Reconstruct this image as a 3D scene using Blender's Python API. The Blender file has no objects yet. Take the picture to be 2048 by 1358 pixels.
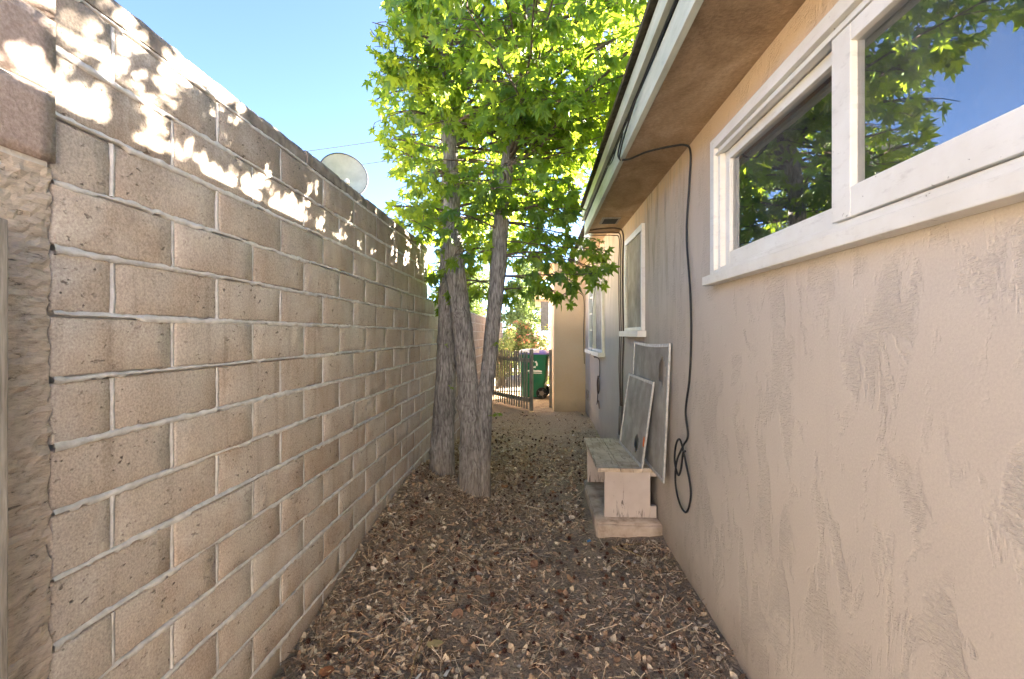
import bpy, bmesh, math, random
import numpy as np
from mathutils import Vector, Matrix, Euler, noise
R = math.radians
rnd = random.Random(11)
S = bpy.context.scene
COL = S.collection

# ------------------------------------------------------------------ camera
cam = bpy.data.cameras.new("camera"); cam_o = bpy.data.objects.new("camera", cam); COL.objects.link(cam_o)
cam.sensor_width = 36.0; cam.lens = 36.0 * 955 / 2048
cam.shift_y = -11 / 2048
cam.clip_start = 0.02; cam.clip_end = 2000
cam_o.location = (0, 0, 1.46); cam_o.rotation_euler = (R(90), 0, math.atan(51 / 955))
S.camera = cam_o

# ------------------------------------------------------------------ light
SUN_AZ, SUN_EL = R(50), R(22.5)          # azimuth measured from +Y towards +X
w = bpy.data.worlds.new("World"); S.world = w; w.use_nodes = True
nt = w.node_tree
sky = nt.nodes.new("ShaderNodeTexSky"); sky.sky_type = 'NISHITA'; sky.sun_disc = False
sky.sun_elevation = SUN_EL; sky.sun_rotation = SUN_AZ
sky.air_density = 0.36; sky.dust_density = 0.1; sky.ozone_density = 1.2
nt.nodes["Background"].inputs[1].default_value = 0.05
nt.links.new(sky.outputs[0], nt.nodes["Background"].inputs[0])
sun = bpy.data.lights.new("sun", 'SUN'); sun.energy = 5.0; sun.angle = R(0.53); sun.color = (1.0, 0.90, 0.76)
sun_o = bpy.data.objects.new("sun", sun); COL.objects.link(sun_o)
sd = Vector((math.sin(SUN_AZ) * math.cos(SUN_EL), math.cos(SUN_AZ) * math.cos(SUN_EL), math.sin(SUN_EL)))
sun_o.rotation_euler = sd.to_track_quat('Z', 'Y').to_euler(); sun_o.location = (8, 8, 12)
S.view_settings.view_transform = 'Standard'; S.view_settings.look = 'None'
S.view_settings.exposure = 4.4; S.view_settings.gamma = 1
S.render.engine = 'CYCLES'
S.cycles.max_bounces = 8; S.cycles.diffuse_bounces = 4; S.cycles.transmission_bounces = 4; S.cycles.transparent_max_bounces = 12
S.cycles.use_denoising = True

# ------------------------------------------------------------------ node helpers
class NT:
    def __init__(s, name):
        s.m = bpy.data.materials.new(name); s.m.use_nodes = True; s.t = s.m.node_tree
        s.t.nodes.clear(); s.out = s.n("ShaderNodeOutputMaterial")
    def n(s, typ, **kw):
        o = s.t.nodes.new(typ)
        for k, v in kw.items(): setattr(o, k, v)
        return o
    def l(s, a, b): s.t.links.new(a, b)
    def setin(s, node, idx, v):
        if v is None: return
        if hasattr(v, 'is_linked') or isinstance(v, bpy.types.NodeSocket): s.l(v, node.inputs[idx])
        else:
            if isinstance(v, tuple) and len(v) == 3 and node.inputs[idx].type == 'RGBA': v = (*v, 1)
            node.inputs[idx].default_value = v
    def pos(s): return s.n("ShaderNodeNewGeometry").outputs['Position']
    def objco(s): return s.n("ShaderNodeTexCoord").outputs['Object']
    def map(s, co, scale=(1, 1, 1), loc=(0, 0, 0)):
        m = s.n("ShaderNodeMapping"); s.l(co, m.inputs[0]); m.inputs[1].default_value = loc; m.inputs[3].default_value = scale
        return m.outputs[0]
    def noise(s, co, scale=5, detail=4, rough=0.55, dist=0.0):
        n = s.n("ShaderNodeTexNoise"); s.l(co, n.inputs['Vector'])
        n.inputs['Scale'].default_value = scale; n.inputs['Detail'].default_value = detail
        n.inputs['Roughness'].default_value = rough; n.inputs['Distortion'].default_value = dist
        return n.outputs[0]
    def vor(s, co, scale=5, feature='F1', out=0):
        n = s.n("ShaderNodeTexVoronoi", feature=feature); s.l(co, n.inputs['Vector']); n.inputs['Scale'].default_value = scale
        return n.outputs[out]
    def ramp(s, v, stops):
        r = s.n("ShaderNodeValToRGB"); s.l(v, r.inputs[0]); e = r.color_ramp.elements
        while len(e) < len(stops): e.new(0.5)
        for i, (p, c) in enumerate(stops):
            e[i].position = p
            if not isinstance(c, tuple): c = (c, c, c)
            e[i].color = (*c[:3], 1)
        return r.outputs[0]
    def mix(s, f, a, b, mode='MIX'):
        m = s.n("ShaderNodeMix", data_type='RGBA', blend_type=mode)
        s.setin(m, 0, f); s.setin(m, 6, a); s.setin(m, 7, b)
        return m.outputs[2]
    def math(s, op, a, b=0.0, c=None):
        m = s.n("ShaderNodeMath", operation=op); s.setin(m, 0, a); s.setin(m, 1, b)
        if c is not None: s.setin(m, 2, c)
        return m.outputs[0]
    def sep(s, co):
        n = s.n("ShaderNodeSeparateXYZ"); s.l(co, n.inputs[0]); return n.outputs
    def bump(s, h, strength=0.5, dist=0.01, normal=None):
        b = s.n("ShaderNodeBump"); b.inputs['Strength'].default_value = strength; b.inputs['Distance'].default_value = dist
        s.l(h, b.inputs['Height'])
        if normal is not None: s.l(normal, b.inputs['Normal'])
        return b.outputs[0]
    def rand(s):
        a = s.n("ShaderNodeObjectInfo").outputs['Random']; b = s.n("ShaderNodeNewGeometry").outputs['Random Per Island']
        return s.math('FRACT', s.math('ADD', a, b))
    def principled(s, col, rough=0.8, normal=None, metallic=0.0, spec=0.3):
        p = s.n("ShaderNodeBsdfPrincipled"); s.setin(p, 'Base Color', col); s.setin(p, 'Roughness', rough)
        p.inputs['Metallic'].default_value = metallic; p.inputs['Specular IOR Level'].default_value = spec
        if normal is not None: s.l(normal, p.inputs['Normal'])
        s.l(p.outputs[0], s.out.inputs[0]); return p

def simple(name, col, rough=0.7, metallic=0.0, spec=0.3, var=0.25, scale=12.0, bump=0.15):
    m = NT(name); co = m.pos(); n = m.noise(co, scale, 5, 0.6)
    c = m.mix(m.ramp(n, [(0.3, 0.0), (0.7, 1.0)]), tuple(x * (1 - var) for x in col), tuple(min(1, x * (1 + var * .6)) for x in col))
    m.principled(c, rough, m.bump(n, bump, 0.005), metallic, spec); return m.m

M = {}
# --- concrete block
m = NT("block_face"); co = m.pos(); rv = m.rand()
base = m.ramp(rv, [(0, (.54, .47, .40)), (.25, (.59, .53, .465)), (.5, (.51, .435, .36)), (.75, (.57, .50, .435)), (1, (.46, .39, .32))])
blot = m.noise(co, 5.5, 5, .6, .3)
c = m.mix(m.ramp(blot, [(.40, 0), (.70, .7)]), base, (.40, .30, .22))
grey = m.noise(m.map(co, (1, 1, .45), (3, 1, 2)), 3.1, 5, .6)
c = m.mix(m.ramp(grey, [(.46, 0), (.68, .75)]), c, (.50, .46, .405))
zz = m.sep(co)[2]
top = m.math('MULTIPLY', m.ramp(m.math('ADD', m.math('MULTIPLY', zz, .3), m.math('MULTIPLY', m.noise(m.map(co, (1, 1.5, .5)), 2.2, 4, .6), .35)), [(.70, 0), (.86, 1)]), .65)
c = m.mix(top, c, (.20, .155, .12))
eff = m.noise(m.map(co, (1, .8, .6), (5, 9, 4)), 2.6, 6, .7, .4); c = m.mix(m.ramp(eff, [(.56, 0), (.72, .6)]), c, (.66, .62, .57))
stk = m.noise(m.map(co, (1, 3.5, .25), (2, 6, 1)), 3.4, 5, .65); c = m.mix(m.ramp(stk, [(.56, 0), (.74, .5)]), c, (.24, .18, .13))
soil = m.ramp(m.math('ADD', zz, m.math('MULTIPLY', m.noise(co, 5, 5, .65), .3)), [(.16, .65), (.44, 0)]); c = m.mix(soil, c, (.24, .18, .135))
fine = m.noise(co, 160, 3, .7)
c = m.mix(.35, c, m.ramp(fine, [(.3, .12), (.7, .95)]), 'OVERLAY')
pits = m.ramp(m.noise(m.map(co, (1, .8, 1.4)), 48, 2, .6), [(.28, 0.0), (.36, 1.0)])
pmask = m.ramp(m.noise(co, 7, 2, .5), [(.40, 1.0), (.62, 0.0)])
pits = m.math('MAXIMUM', pits, pmask)
c = m.mix(m.math('MULTIPLY', m.math('SUBTRACT', 1.0, pits), .7), c, (.07, .05, .04))
h = m.math('ADD', m.math('MULTIPLY', fine, .25), m.math('MULTIPLY', pits, .8))
h = m.math('ADD', h, m.math('MULTIPLY', m.noise(co, 26, 4, .6), .6))
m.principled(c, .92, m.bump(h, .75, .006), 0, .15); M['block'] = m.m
# --- mortar
m = NT("mortar_grey"); co = m.pos(); n = m.noise(co, 24, 5, .65)
c = m.mix(m.ramp(n, [(.3, 0), (.7, 1)]), (.50, .485, .46), (.76, .74, .71))
m.principled(c, .95, m.bump(m.math('ADD', n, m.math('MULTIPLY', m.noise(co, 90, 3, .6), .5)), .8, .006), 0, .1); M['mortar'] = m.m
# --- cap
m = NT("cap_concrete"); co = m.pos(); n = m.noise(co, 14, 6, .65)
c = m.ramp(n, [(.3, (.16, .135, .115)), (.55, (.30, .255, .215)), (.75, (.40, .36, .31))])
m.principled(c, .95, m.bump(m.math('ADD', n, m.math('MULTIPLY', m.noise(co, 80, 3, .6), .5)), .9, .01), 0, .1); M['cap'] = m.m
# --- pier faces
m = NT("pink_block"); co = m.pos(); n = m.noise(co, 120, 3, .7)
c = m.mix(m.ramp(n, [(.35, 0), (.7, 1)]), (.33, .255, .22), (.50, .405, .355))
m.principled(c, .95, m.bump(n, .5, .004), 0, .1); M['pink'] = m.m
m = NT("rough_render"); co = m.pos(); n = m.noise(m.map(co, (1, .7, 2.4)), 34, 7, .74, .5)
c = m.ramp(n, [(.33, (.14, .12, .10)), (.41, (.50, .42, .34)), (.6, (.66, .56, .46)), (.8, (.64, .60, .54))])
m.principled(c, .97, m.bump(n, .8, .010), 0, .1); M['rough'] = m.m
# --- stucco
def stucco(name, c1, c2, c3, strength=1.0, glow_stains=True):
    m = NT(name); co = m.pos(); x, y, z = m.sep(co)
    big = m.noise(m.map(co, (1, 1.0, .7)), 4.2, 5, .62, .5)
    plate = m.ramp(big, [(.46, 0), (.53, 1)])
    plate2 = m.ramp(m.noise(m.map(co, (1, 1.25, .5), (4, 3, 9)), 6.5, 5, .62, .5), [(.49, 0), (.55, 1)])
    plate = m.math('MAXIMUM', plate, plate2)
    r1 = m.noise(m.map(co, (1, .6, 2.2)), 60, 4, .66, .6); r2 = m.noise(m.map(co, (1, 1, 1.5)), 85, 3, .65)
    rough = m.math('ADD', m.math('MULTIPLY', m.ramp(r1, [(.38, 0), (.62, 1)]), .75), m.math('MULTIPLY', r2, .35))
    h = m.n("ShaderNodeMix", data_type='FLOAT'); m.l(plate, h.inputs[0]); m.l(m.math('MULTIPLY', rough, .82), h.inputs[2]); h.inputs[3].default_value = .95
    hh = m.math('ADD', h.outputs[0], m.math('MULTIPLY', m.noise(co, 2.0, 2, .5), .5))
    hh = m.math('ADD', hh, m.math('MULTIPLY', m.noise(co, 260, 3, .6), .11))
    tone = m.noise(co, 1.7, 5, .6)
    c = m.mix(m.ramp(tone, [(.35, 0), (.7, 1)]), c1, c2)
    c = m.mix(m.math('MULTIPLY', plate, .08), c, (.62, .53, .45))
    if glow_stains:   # warm bounced light painted high on the wall, pale run-off stains further along
        up = m.ramp(m.math('ADD', m.math('MULTIPLY', z, .36), m.math('MULTIPLY', tone, .16)), [(.74, 0), (.98, 1)])
        c = m.mix(up, c, c3)
        st = m.noise(m.map(co, (1, 6.0, .75), (1, 5, 2)), 2.1, 6, .68, .5)
        rng = m.n("ShaderNodeMapRange"); m.l(y, rng.inputs[0]); rng.inputs[1].default_value = 2.6; rng.inputs[2].default_value = 3.5
        rz = m.n("ShaderNodeMapRange"); m.l(z, rz.inputs[0]); rz.inputs[1].default_value = 1.15; rz.inputs[2].default_value = 1.9
        sm = m.math('MULTIPLY', m.math('MULTIPLY', m.ramp(st, [(.47, 0), (.56, 1)]), rng.outputs[0]), rz.outputs[0])
        c = m.mix(m.math('MULTIPLY', sm, .55), c, (.52, .45, .36))
        s2 = m.noise(m.map(co, (1, 5.0, .6), (7, 2, 1)), 2.6, 6, .68, .4)
        sm2 = m.math('MULTIPLY', m.math('MULTIPLY', m.ramp(s2, [(.52, 0), (.62, 1)]), rng.outputs[0]), rz.outputs[0])
        c = m.mix(m.math('MULTIPLY', sm2, .5), c, (.25, .19, .12))
    #ck = m.ramp(m.vor(m.mix(.12, co, m.noise(co, 6, 3, .6), 'ADD'), 1.15, 'DISTANCE_TO_EDGE'), [(.0008, .3), (.0025, 0)]); c = m.mix(m.math('MULTIPLY', ck, m.ramp(m.noise(co, 1.3, 2, .5), [(.48, 0), (.56, 1)])), c, (.20, .15, .11))
    gr = m.noise(co, 150, 3, .7); c = m.mix(.14, c, m.ramp(gr, [(.3, .2), (.7, .8)]), 'OVERLAY')
    dr = m.noise(m.map(co, (1, 7, .5), (3, 3, 3)), 2.0, 6, .66); c = m.mix(m.ramp(dr, [(.58, 0), (.76, .28)]), c, (.36, .28, .21))
    splash = m.ramp(m.math('ADD', z, m.math('MULTIPLY', m.noise(co, 4, 5, .65), .35)), [(.14, 1), (.42, 0)])
    c = m.mix(m.math('MULTIPLY', splash, .5), c, (.23, .17, .125))
    m.principled(c, .88, m.bump(hh, strength * .70, .0044), 0, .2); return m.m
M['stucco'] = stucco("stucco_pink", (.51, .445, .37), (.56, .495, .415), (.61, .465, .315))
M['stucco_tan'] = stucco("stucco_tan", (.66, .48, .30), (.70, .53, .34), (.6, .45, .3), .5, False)
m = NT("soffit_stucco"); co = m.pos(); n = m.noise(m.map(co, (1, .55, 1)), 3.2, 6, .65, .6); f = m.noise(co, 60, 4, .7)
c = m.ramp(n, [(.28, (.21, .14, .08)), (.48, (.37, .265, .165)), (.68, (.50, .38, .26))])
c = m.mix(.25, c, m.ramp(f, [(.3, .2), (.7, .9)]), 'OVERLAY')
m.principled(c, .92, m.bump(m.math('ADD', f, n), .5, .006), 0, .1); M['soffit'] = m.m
# --- paint
m = NT("white_paint"); co = m.pos(); n = m.noise(co, 6, 5, .6); chip = m.noise(co, 42, 4, .65)
c = m.mix(m.ramp(n, [(.3, 0), (.7, 1)]), (.68, .65, .57), (.78, .765, .70))
c = m.mix(m.ramp(chip, [(.69, 0), (.72, .8)]), c, (.24, .20, .16))
dirt = m.noise(m.map(co, (1, 1, 3)), 14, 5, .7); c = m.mix(m.ramp(dirt, [(.56, 0), (.8, .5)]), c, (.38, .34, .28))
m.principled(c, .5, m.bump(m.math('ADD', chip, n), .15, .004), 0, .35); M['white'] = m.m
m = NT("fascia_paint"); co = m.pos(); n = m.noise(m.map(co, (2, .4, 2)), 6, 6, .65)
c = m.ramp(n, [(.28, (.28, .31, .25)), (.45, (.46, .50, .42)), (.7, (.58, .61, .53))])
m.principled(c, .6, m.bump(n, .2, .004), 0, .3); M['fascia'] = m.m
M['roof'] = simple("roof_shingle", (.10, .085, .06), .95, 0, .1, .5, 22, .6)
M['dark'] = simple("dark_interior", (.035, .035, .035), .9)
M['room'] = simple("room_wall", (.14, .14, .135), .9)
M['cable'] = simple("black_cable", (.014, .014, .014), .5, 0, .4, .3, 20)
M['wire'] = simple("brown_wire", (.10, .07, .05), .7)
M['steel'] = simple("galvanised_pipe", (.19, .17, .15), .55, .5)
M['alu'] = simple("aluminium_frame", (.52, .52, .50), .5, .35, .4, .35, 30)
M['orange'] = simple("orange_tag", (.75, .17, .03), .6)
# --- screen mesh
m = NT("screen_mesh"); co = m.pos(); n = m.noise(co, 5, 5, .6)
c = m.ramp(n, [(.3, (.30, .275, .24)), (.52, (.41, .38, .335)), (.72, (.54, .505, .45))])
d = m.n("ShaderNodeBsdfDiffuse"); m.l(c, d.inputs[0]); t = m.n("ShaderNodeBsdfTransparent"); g = m.n("ShaderNodeMixShader"); g.inputs[0].default_value = .86
m.l(t.outputs[0], g.inputs[1]); m.l(d.outputs[0], g.inputs[2]); m.l(g.outputs[0], m.out.inputs[0]); M['screen'] = m.m
# --- glass
def glass(name, ior, tint, dust):
    m = NT(name); co = m.pos()
    f = m.n("ShaderNodeFresnel"); f.inputs[0].default_value = ior
    g = m.n("ShaderNodeBsdfGlossy"); g.inputs['Roughness'].default_value = .004; g.inputs[0].default_value = (.95, .97, 1, 1)
    m.l(m.bump(m.noise(co, 2.6, 2, .4), .045, .02), g.inputs['Normal'])
    t = m.n("ShaderNodeBsdfTransparent"); t.inputs[0].default_value = (*tint, 1)
    a = m.n("ShaderNodeMixShader"); m.l(f.outputs[0], a.inputs[0]); m.l(t.outputs[0], a.inputs[1]); m.l(g.outputs[0], a.inputs[2])
    d = m.n("ShaderNodeBsdfDiffuse"); d.inputs[0].default_value = (.5, .5, .48, 1)
    b = m.n("ShaderNodeMixShader"); m.l(m.math('MULTIPLY', m.ramp(m.noise(co, 4, 6, .7), [(.4, .15), (.75, 1)]), dust), b.inputs[0])
    m.l(a.outputs[0], b.inputs[1]); m.l(d.outputs[0], b.inputs[2]); m.l(b.outputs[0], m.out.inputs[0]); return m.m
M['glass'] = glass("window_glass", 3.6, (.75, .78, .78), .12)
M['dusty'] = glass("dusty_glass", 1.6, (.5, .52, .52), .8)
# --- bark
m = NT("bark"); co = m.pos()
fu = m.noise(m.map(co, (1, 1, .13)), 75, 6, .68, .35); patch = m.noise(m.map(co, (1, 1, .6)), 5, 4, .6)
c = m.mix(m.ramp(patch, [(.35, 0), (.65, 1)]), (.29, .28, .272), (.44, .425, .41))
pl_ = m.vor(m.map(m.mix(.06, co, m.n('ShaderNodeTexNoise').outputs[1], 'ADD'), (1, 1, .22)), 42, 'DISTANCE_TO_EDGE'); crk = m.ramp(pl_, [(.02, 1), (.16, 0)]); c = m.mix(m.math('MULTIPLY', crk, .35), c, (.07, .06, .055))
c = m.mix(m.ramp(fu, [(.34, .85), (.55, 0)]), c, (.055, .047, .043))
ring = m.noise(m.map(co, (.8, .8, 4)), 6, 4, .6, .4); c = m.mix(m.ramp(ring, [(.64, 0), (.74, .6)]), c, (.09, .07, .06))
zz = m.sep(co)[2]; low = m.ramp(m.math('ADD', zz, m.math('MULTIPLY', patch, .5)), [(.36, .5), (.75, 0)]); c = m.mix(low, c, (.30, .24, .185))
m.principled(c, .92, m.bump(m.math('ADD', m.math('SUBTRACT', fu, m.math('MULTIPLY', crk, .35)), m.math('MULTIPLY', m.noise(co, 120, 3, .6), .25)), .9, .012), 0, .12); M['bark'] = m.m
M['twig'] = simple("twig_bark", (.13, .10, .08), .9)
# --- leaf
def leafmat(name, c0, c1, c2, tr, trw=.5):
    m = NT(name); rv = m.rand()
    c = m.ramp(rv, [(0, c0), (.5, c1), (1, c2)])
    p = m.n("ShaderNodeBsdfPrincipled"); m.l(c, p.inputs['Base Color']); p.inputs['Roughness'].default_value = .42; p.inputs['Specular IOR Level'].default_value = .45
    t = m.n("ShaderNodeBsdfTranslucent"); m.l(m.mix(rv, tuple(x * .75 for x in tr), tr), t.inputs[0])
    g = m.n("ShaderNodeMixShader"); g.inputs[0].default_value = trw
    m.l(p.outputs[0], g.inputs[1]); m.l(t.outputs[0], g.inputs[2]); m.l(g.outputs[0], m.out.inputs[0]); return m.m
M['leaf'] = leafmat("sweetgum_leaf", (.030, .105, .034), (.07, .18, .04), (.15, .27, .045), (.42, .56, .035), .54)
M['bushleaf'] = leafmat("bush_leaf", (.06, .11, .03), (.12, .17, .05), (.20, .22, .08), (.35, .40, .10), .4)
M['flower'] = leafmat("bush_flower", (.50, .16, .10), (.60, .28, .14), (.55, .22, .22), (.6, .25, .15), .3)
M['grass'] = leafmat("far_leaf", (.05, .09, .03), (.08, .13, .04), (.12, .17, .06), (.3, .4, .1), .4)
# --- ground
m = NT("dirt"); co = m.pos(); n = m.noise(co, 3.2, 6, .65); f = m.noise(co, 70, 5, .7)
c = m.mix(m.ramp(n, [(.35, 0), (.65, 1)]), (.33, .25, .18), (.47, .37, .275))
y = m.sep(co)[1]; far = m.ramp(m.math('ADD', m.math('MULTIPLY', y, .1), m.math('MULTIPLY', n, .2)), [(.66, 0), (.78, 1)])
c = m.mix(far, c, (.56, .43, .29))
c = m.mix(m.ramp(f, [(.36, .7), (.52, 0)]), c, (.10, .073, .055))
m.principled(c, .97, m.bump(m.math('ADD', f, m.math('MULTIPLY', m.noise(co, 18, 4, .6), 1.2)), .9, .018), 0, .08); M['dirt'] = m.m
def littermat(name, stops, rough=.85):
    m = NT(name); rv = m.rand(); c = m.ramp(rv, stops); n = m.noise(m.pos(), 130, 3, .6)
    c = m.mix(.4, c, m.ramp(n, [(.3, .25), (.7, .85)]), 'OVERLAY'); m.principled(c, rough, None, 0, .15); return m.m
M['litter'] = littermat("leaf_litter", [(0, (.10, .063, .045)), (.2, (.28, .185, .12)), (.4, (.46, .33, .215)), (.56, (.28, .18, .115)), (.72, (.55, .43, .295)), (.9, (.62, .50, .36)), (1, (.72, .62, .49))])
M['dryleaf'] = littermat("dry_leaf", [(0, (.22, .085, .045)), (.3, (.30, .14, .07)), (.6, (.26, .15, .10)), (1, (.38, .24, .15))], .7)
M['gumball'] = littermat("seed_ball", [(0, (.045, .024, .018)), (.5, (.085, .038, .026)), (1, (.13, .06, .036))])
M['yellowleaf'] = simple("yellow_leaf", (.55, .43, .20), .7); M['paper'] = simple("pale_chip", (.62, .60, .56), .7, 0, .2, .1)
M['straw'] = simple("straw", (.40, .29, .14), .8); M['blue'] = simple("blue_scrap", (.10, .25, .45), .6)
m = NT("weathered_wood"); co = m.pos(); g = m.noise(m.map(co, (6, 6, .5)), 16, 5, .65, .4)
c = m.ramp(g, [(.3, (.16, .14, .115)), (.55, (.31, .285, .25)), (.75, (.42, .395, .355))])
m.principled(c, .9, m.bump(g, .5, .004), 0, .1); M['wood'] = m.m
m = NT("bench_board"); co = m.pos(); g = m.noise(m.map(co, (9, .7, 2)), 9, 6, .68, .4); b = m.noise(co, 7, 5, .65)
c = m.mix(m.ramp(b, [(.40, 0), (.62, 1)]), (.64, .54, .42), (.42, .33, .24)); c = m.mix(m.ramp(g, [(.32, .8), (.45, 0)]), c, (.10, .075, .055))
m.principled(c, .9, m.bump(g, .6, .004), 0, .12); M['board'] = m.m
m = NT("bench_paint"); co = m.pos(); g = m.noise(m.map(co, (6, 3, .8)), 7, 6, .72, .8); x, y, z = m.sep(co)
lowz = m.ramp(z, [(.10, .10), (.24, 0)])
c = m.mix(m.ramp(m.noise(co, 6, 4, .6), [(.35, 0), (.7, 1)]), (.52, .445, .395), (.59, .52, .47))
c = m.mix(m.ramp(m.math('ADD', g, m.mix(1.0, lowz, (1, 1, 1), 'MULTIPLY')), [(.63, 0), (.70, .85)]), c, (.085, .068, .06))
m.principled(c, .85, m.bump(g, .3, .004), 0, .15); M['benchpaint'] = m.m
m = NT("slab_concrete"); co = m.pos(); g = m.noise(co, 9, 6, .68)
c = m.ramp(g, [(.3, (.24, .18, .135)), (.5, (.46, .37, .295)), (.72, (.56, .47, .39))])
m.principled(c, .95, m.bump(g, .6, .008), 0, .1); M['slab'] = m.m
M['green'] = simple("green_plastic", (.006, .13, .065), .45, 0, .4, .12, 5, .05)
M['lid'] = simple("lid_blue", (.18, .16, .50), .35, 0, .5, .1, 5, .05); M['lid_glare'] = simple("glare_white", (.75, .75, .78), .5)  # the white is painted sky glare on the lid
M['rubber'] = simple("black_rubber", (.015, .015, .015), .7); M['print'] = simple("white_print", (.7, .75, .72), .6, 0, .3, .05)
m = NT("dish_paint"); co = m.pos(); n = m.noise(co, 5, 5, .6); c = m.mix(m.ramp(n, [(.35, 0), (.7, 1)]), (.42, .40, .34), (.56, .54, .47)); m.principled(c, .6); M['dish'] = m.m
M['shutter'] = simple("grey_shutter", (.09, .095, .10), .7); M['pole'] = simple("pole_wood", (.14, .11, .09), .9)

# ------------------------------------------------------------------ mesh helpers
class MB:
    def __init__(s): s.v = []; s.f = []
    def add(s, vs, fs):
        o = len(s.v); s.v += [tuple(v) for v in vs]; s.f += [tuple(i + o for i in f) for f in fs]; return s
    def box(s, a, b):
        (x0, y0, z0), (x1, y1, z1) = a, b
        return s.add([(x0, y0, z0), (x1, y0, z0), (x1, y1, z0), (x0, y1, z0), (x0, y0, z1), (x1, y0, z1), (x1, y1, z1), (x0, y1, z1)],
                     [(3, 2, 1, 0), (4, 5, 6, 7), (0, 1, 5, 4), (1, 2, 6, 5), (2, 3, 7, 6), (3, 0, 4, 7)])
    def tube(s, pts, rad, sides=8, cap=True, jit=None):
        pts = [Vector(p) for p in pts]; n = len(pts)
        if not hasattr(rad, '__len__'): rad = [rad] * n
        t0 = (pts[1] - pts[0]).normalized(); ref = Vector((0, 0, 1)) if abs(t0.z) < .9 else Vector((1, 0, 0))
        u = t0.cross(ref).normalized(); vs = []
        for i, p in enumerate(pts):
            t = (pts[min(i + 1, n - 1)] - pts[max(i - 1, 0)]).normalized()
            u = (u - t * u.dot(t)).normalized(); v = t.cross(u)
            for k in range(sides):
                a = 2 * math.pi * k / sides; r = rad[i] * (jit(i, k) if jit else 1)
                vs.append(p + (u * math.cos(a) + v * math.sin(a)) * r)
        fs = [(i * sides + k, i * sides + (k + 1) % sides, (i + 1) * sides + (k + 1) % sides, (i + 1) * sides + k) for i in range(n - 1) for k in range(sides)]
        if cap: fs += [tuple(range(sides))[::-1], tuple((n - 1) * sides + k for k in range(sides))]
        return s.add(vs, fs)
    def mesh(s, name, mat, smooth=False):
        me = bpy.data.meshes.new(name); me.from_pydata(s.v, [], s.f); me.update()
        if smooth: me.polygons.foreach_set("use_smooth", [True] * len(me.polygons))
        if mat is not None: me.materials.append(M[mat] if isinstance(mat, str) else mat)
        return me
    def obj(s, name, mat, parent=None, smooth=False, bevel=0, loc=None):
        me = s.mesh(name, mat, smooth)
        if bevel:
            bm = bmesh.new(); bm.from_mesh(me)
            bmesh.ops.bevel(bm, geom=bm.edges[:], offset=bevel, segments=2, affect='EDGES', profile=.6); bm.to_mesh(me); bm.free()
        return link(name, me, parent, loc)
def link(name, me, parent=None, loc=None, rot=None):
    o = bpy.data.objects.new(name, me); COL.objects.link(o)
    if parent is not None: o.parent = parent
    if loc is not None: o.location = loc
    if rot is not None: o.rotation_euler = rot
    return o
def tag(o, label, cat, group=None, kind=None):
    if label: o['label'] = label
    if cat: o['category'] = cat
    if group: o['group'] = group
    if kind: o['kind'] = kind
    return o
def thing(name, label, cat, loc=(0, 0, 0), group=None):
    o = bpy.data.objects.new(name, None); COL.objects.link(o); o.location = loc; o.empty_display_size = .1
    return tag(o, label, cat, group)
def box(name, a, b, mat, parent=None, bevel=0): return MB().box(a, b).obj(name, mat, parent, bevel=bevel)
def spline(pts, n):
    pts = [Vector(p) for p in pts]; P = [pts[0] * 2 - pts[1]] + pts + [pts[-1] * 2 - pts[-2]]; out = []
    m_ = len(pts) - 1
    for j in range(n + 1):
        u = j / n * m_; i = min(int(u), m_ - 1); t = u - i; a, b, c, d = P[i:i + 4]
        out.append(.5 * ((2 * b) + (c - a) * t + (2 * a - 5 * b + 4 * c - d) * t * t + (3 * b - a - 3 * c + d) * t ** 3))
    return out
def fbm(x, y, z, o=4): return noise.fractal(Vector((x, y, z)), 1.0, 2.0, o)

# ------------------------------------------------------------------ ground
WX, HX = -1.10, 0.90        # face of the block wall, face of the house wall
def gh(x, y):
    h = .25 * math.exp(-(((x + 1.1) / .6) ** 2 + ((y - 4.0) / 1.5) ** 2)) if abs(x) < 4 else 0
    if abs(x) < 3 and y < 16: h += .022 * fbm(x * 1.7, y * 1.7, 3.3) + .007 * fbm(x * 9, y * 9, 1.1)
    return h - .005
mb = MB(); xs = np.unique(np.concatenate([np.linspace(-300, -3, 12), np.linspace(-3, -1.2, 8), np.linspace(-1.2, 1.0, 90), np.linspace(1.0, 3, 8), np.linspace(3, 300, 12)]))
ys = np.unique(np.concatenate([np.linspace(-200, -2, 10), np.linspace(-2, .6, 20), np.linspace(.6, 10, 330), np.linspace(10, 18, 40), np.linspace(18, 500, 14)]))
mb.v = [(x, y, gh(x, y)) for y in ys for x in xs]; nx = len(xs)
mb.f = [(j * nx + i, j * nx + i + 1, (j + 1) * nx + i + 1, (j + 1) * nx + i) for j in range(len(ys) - 1) for i in range(nx - 1)]
g = mb.obj('ground', 'dirt', smooth=True); tag(g, 'bare brown dirt ground of the narrow side yard', 'ground', kind='structure')

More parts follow.
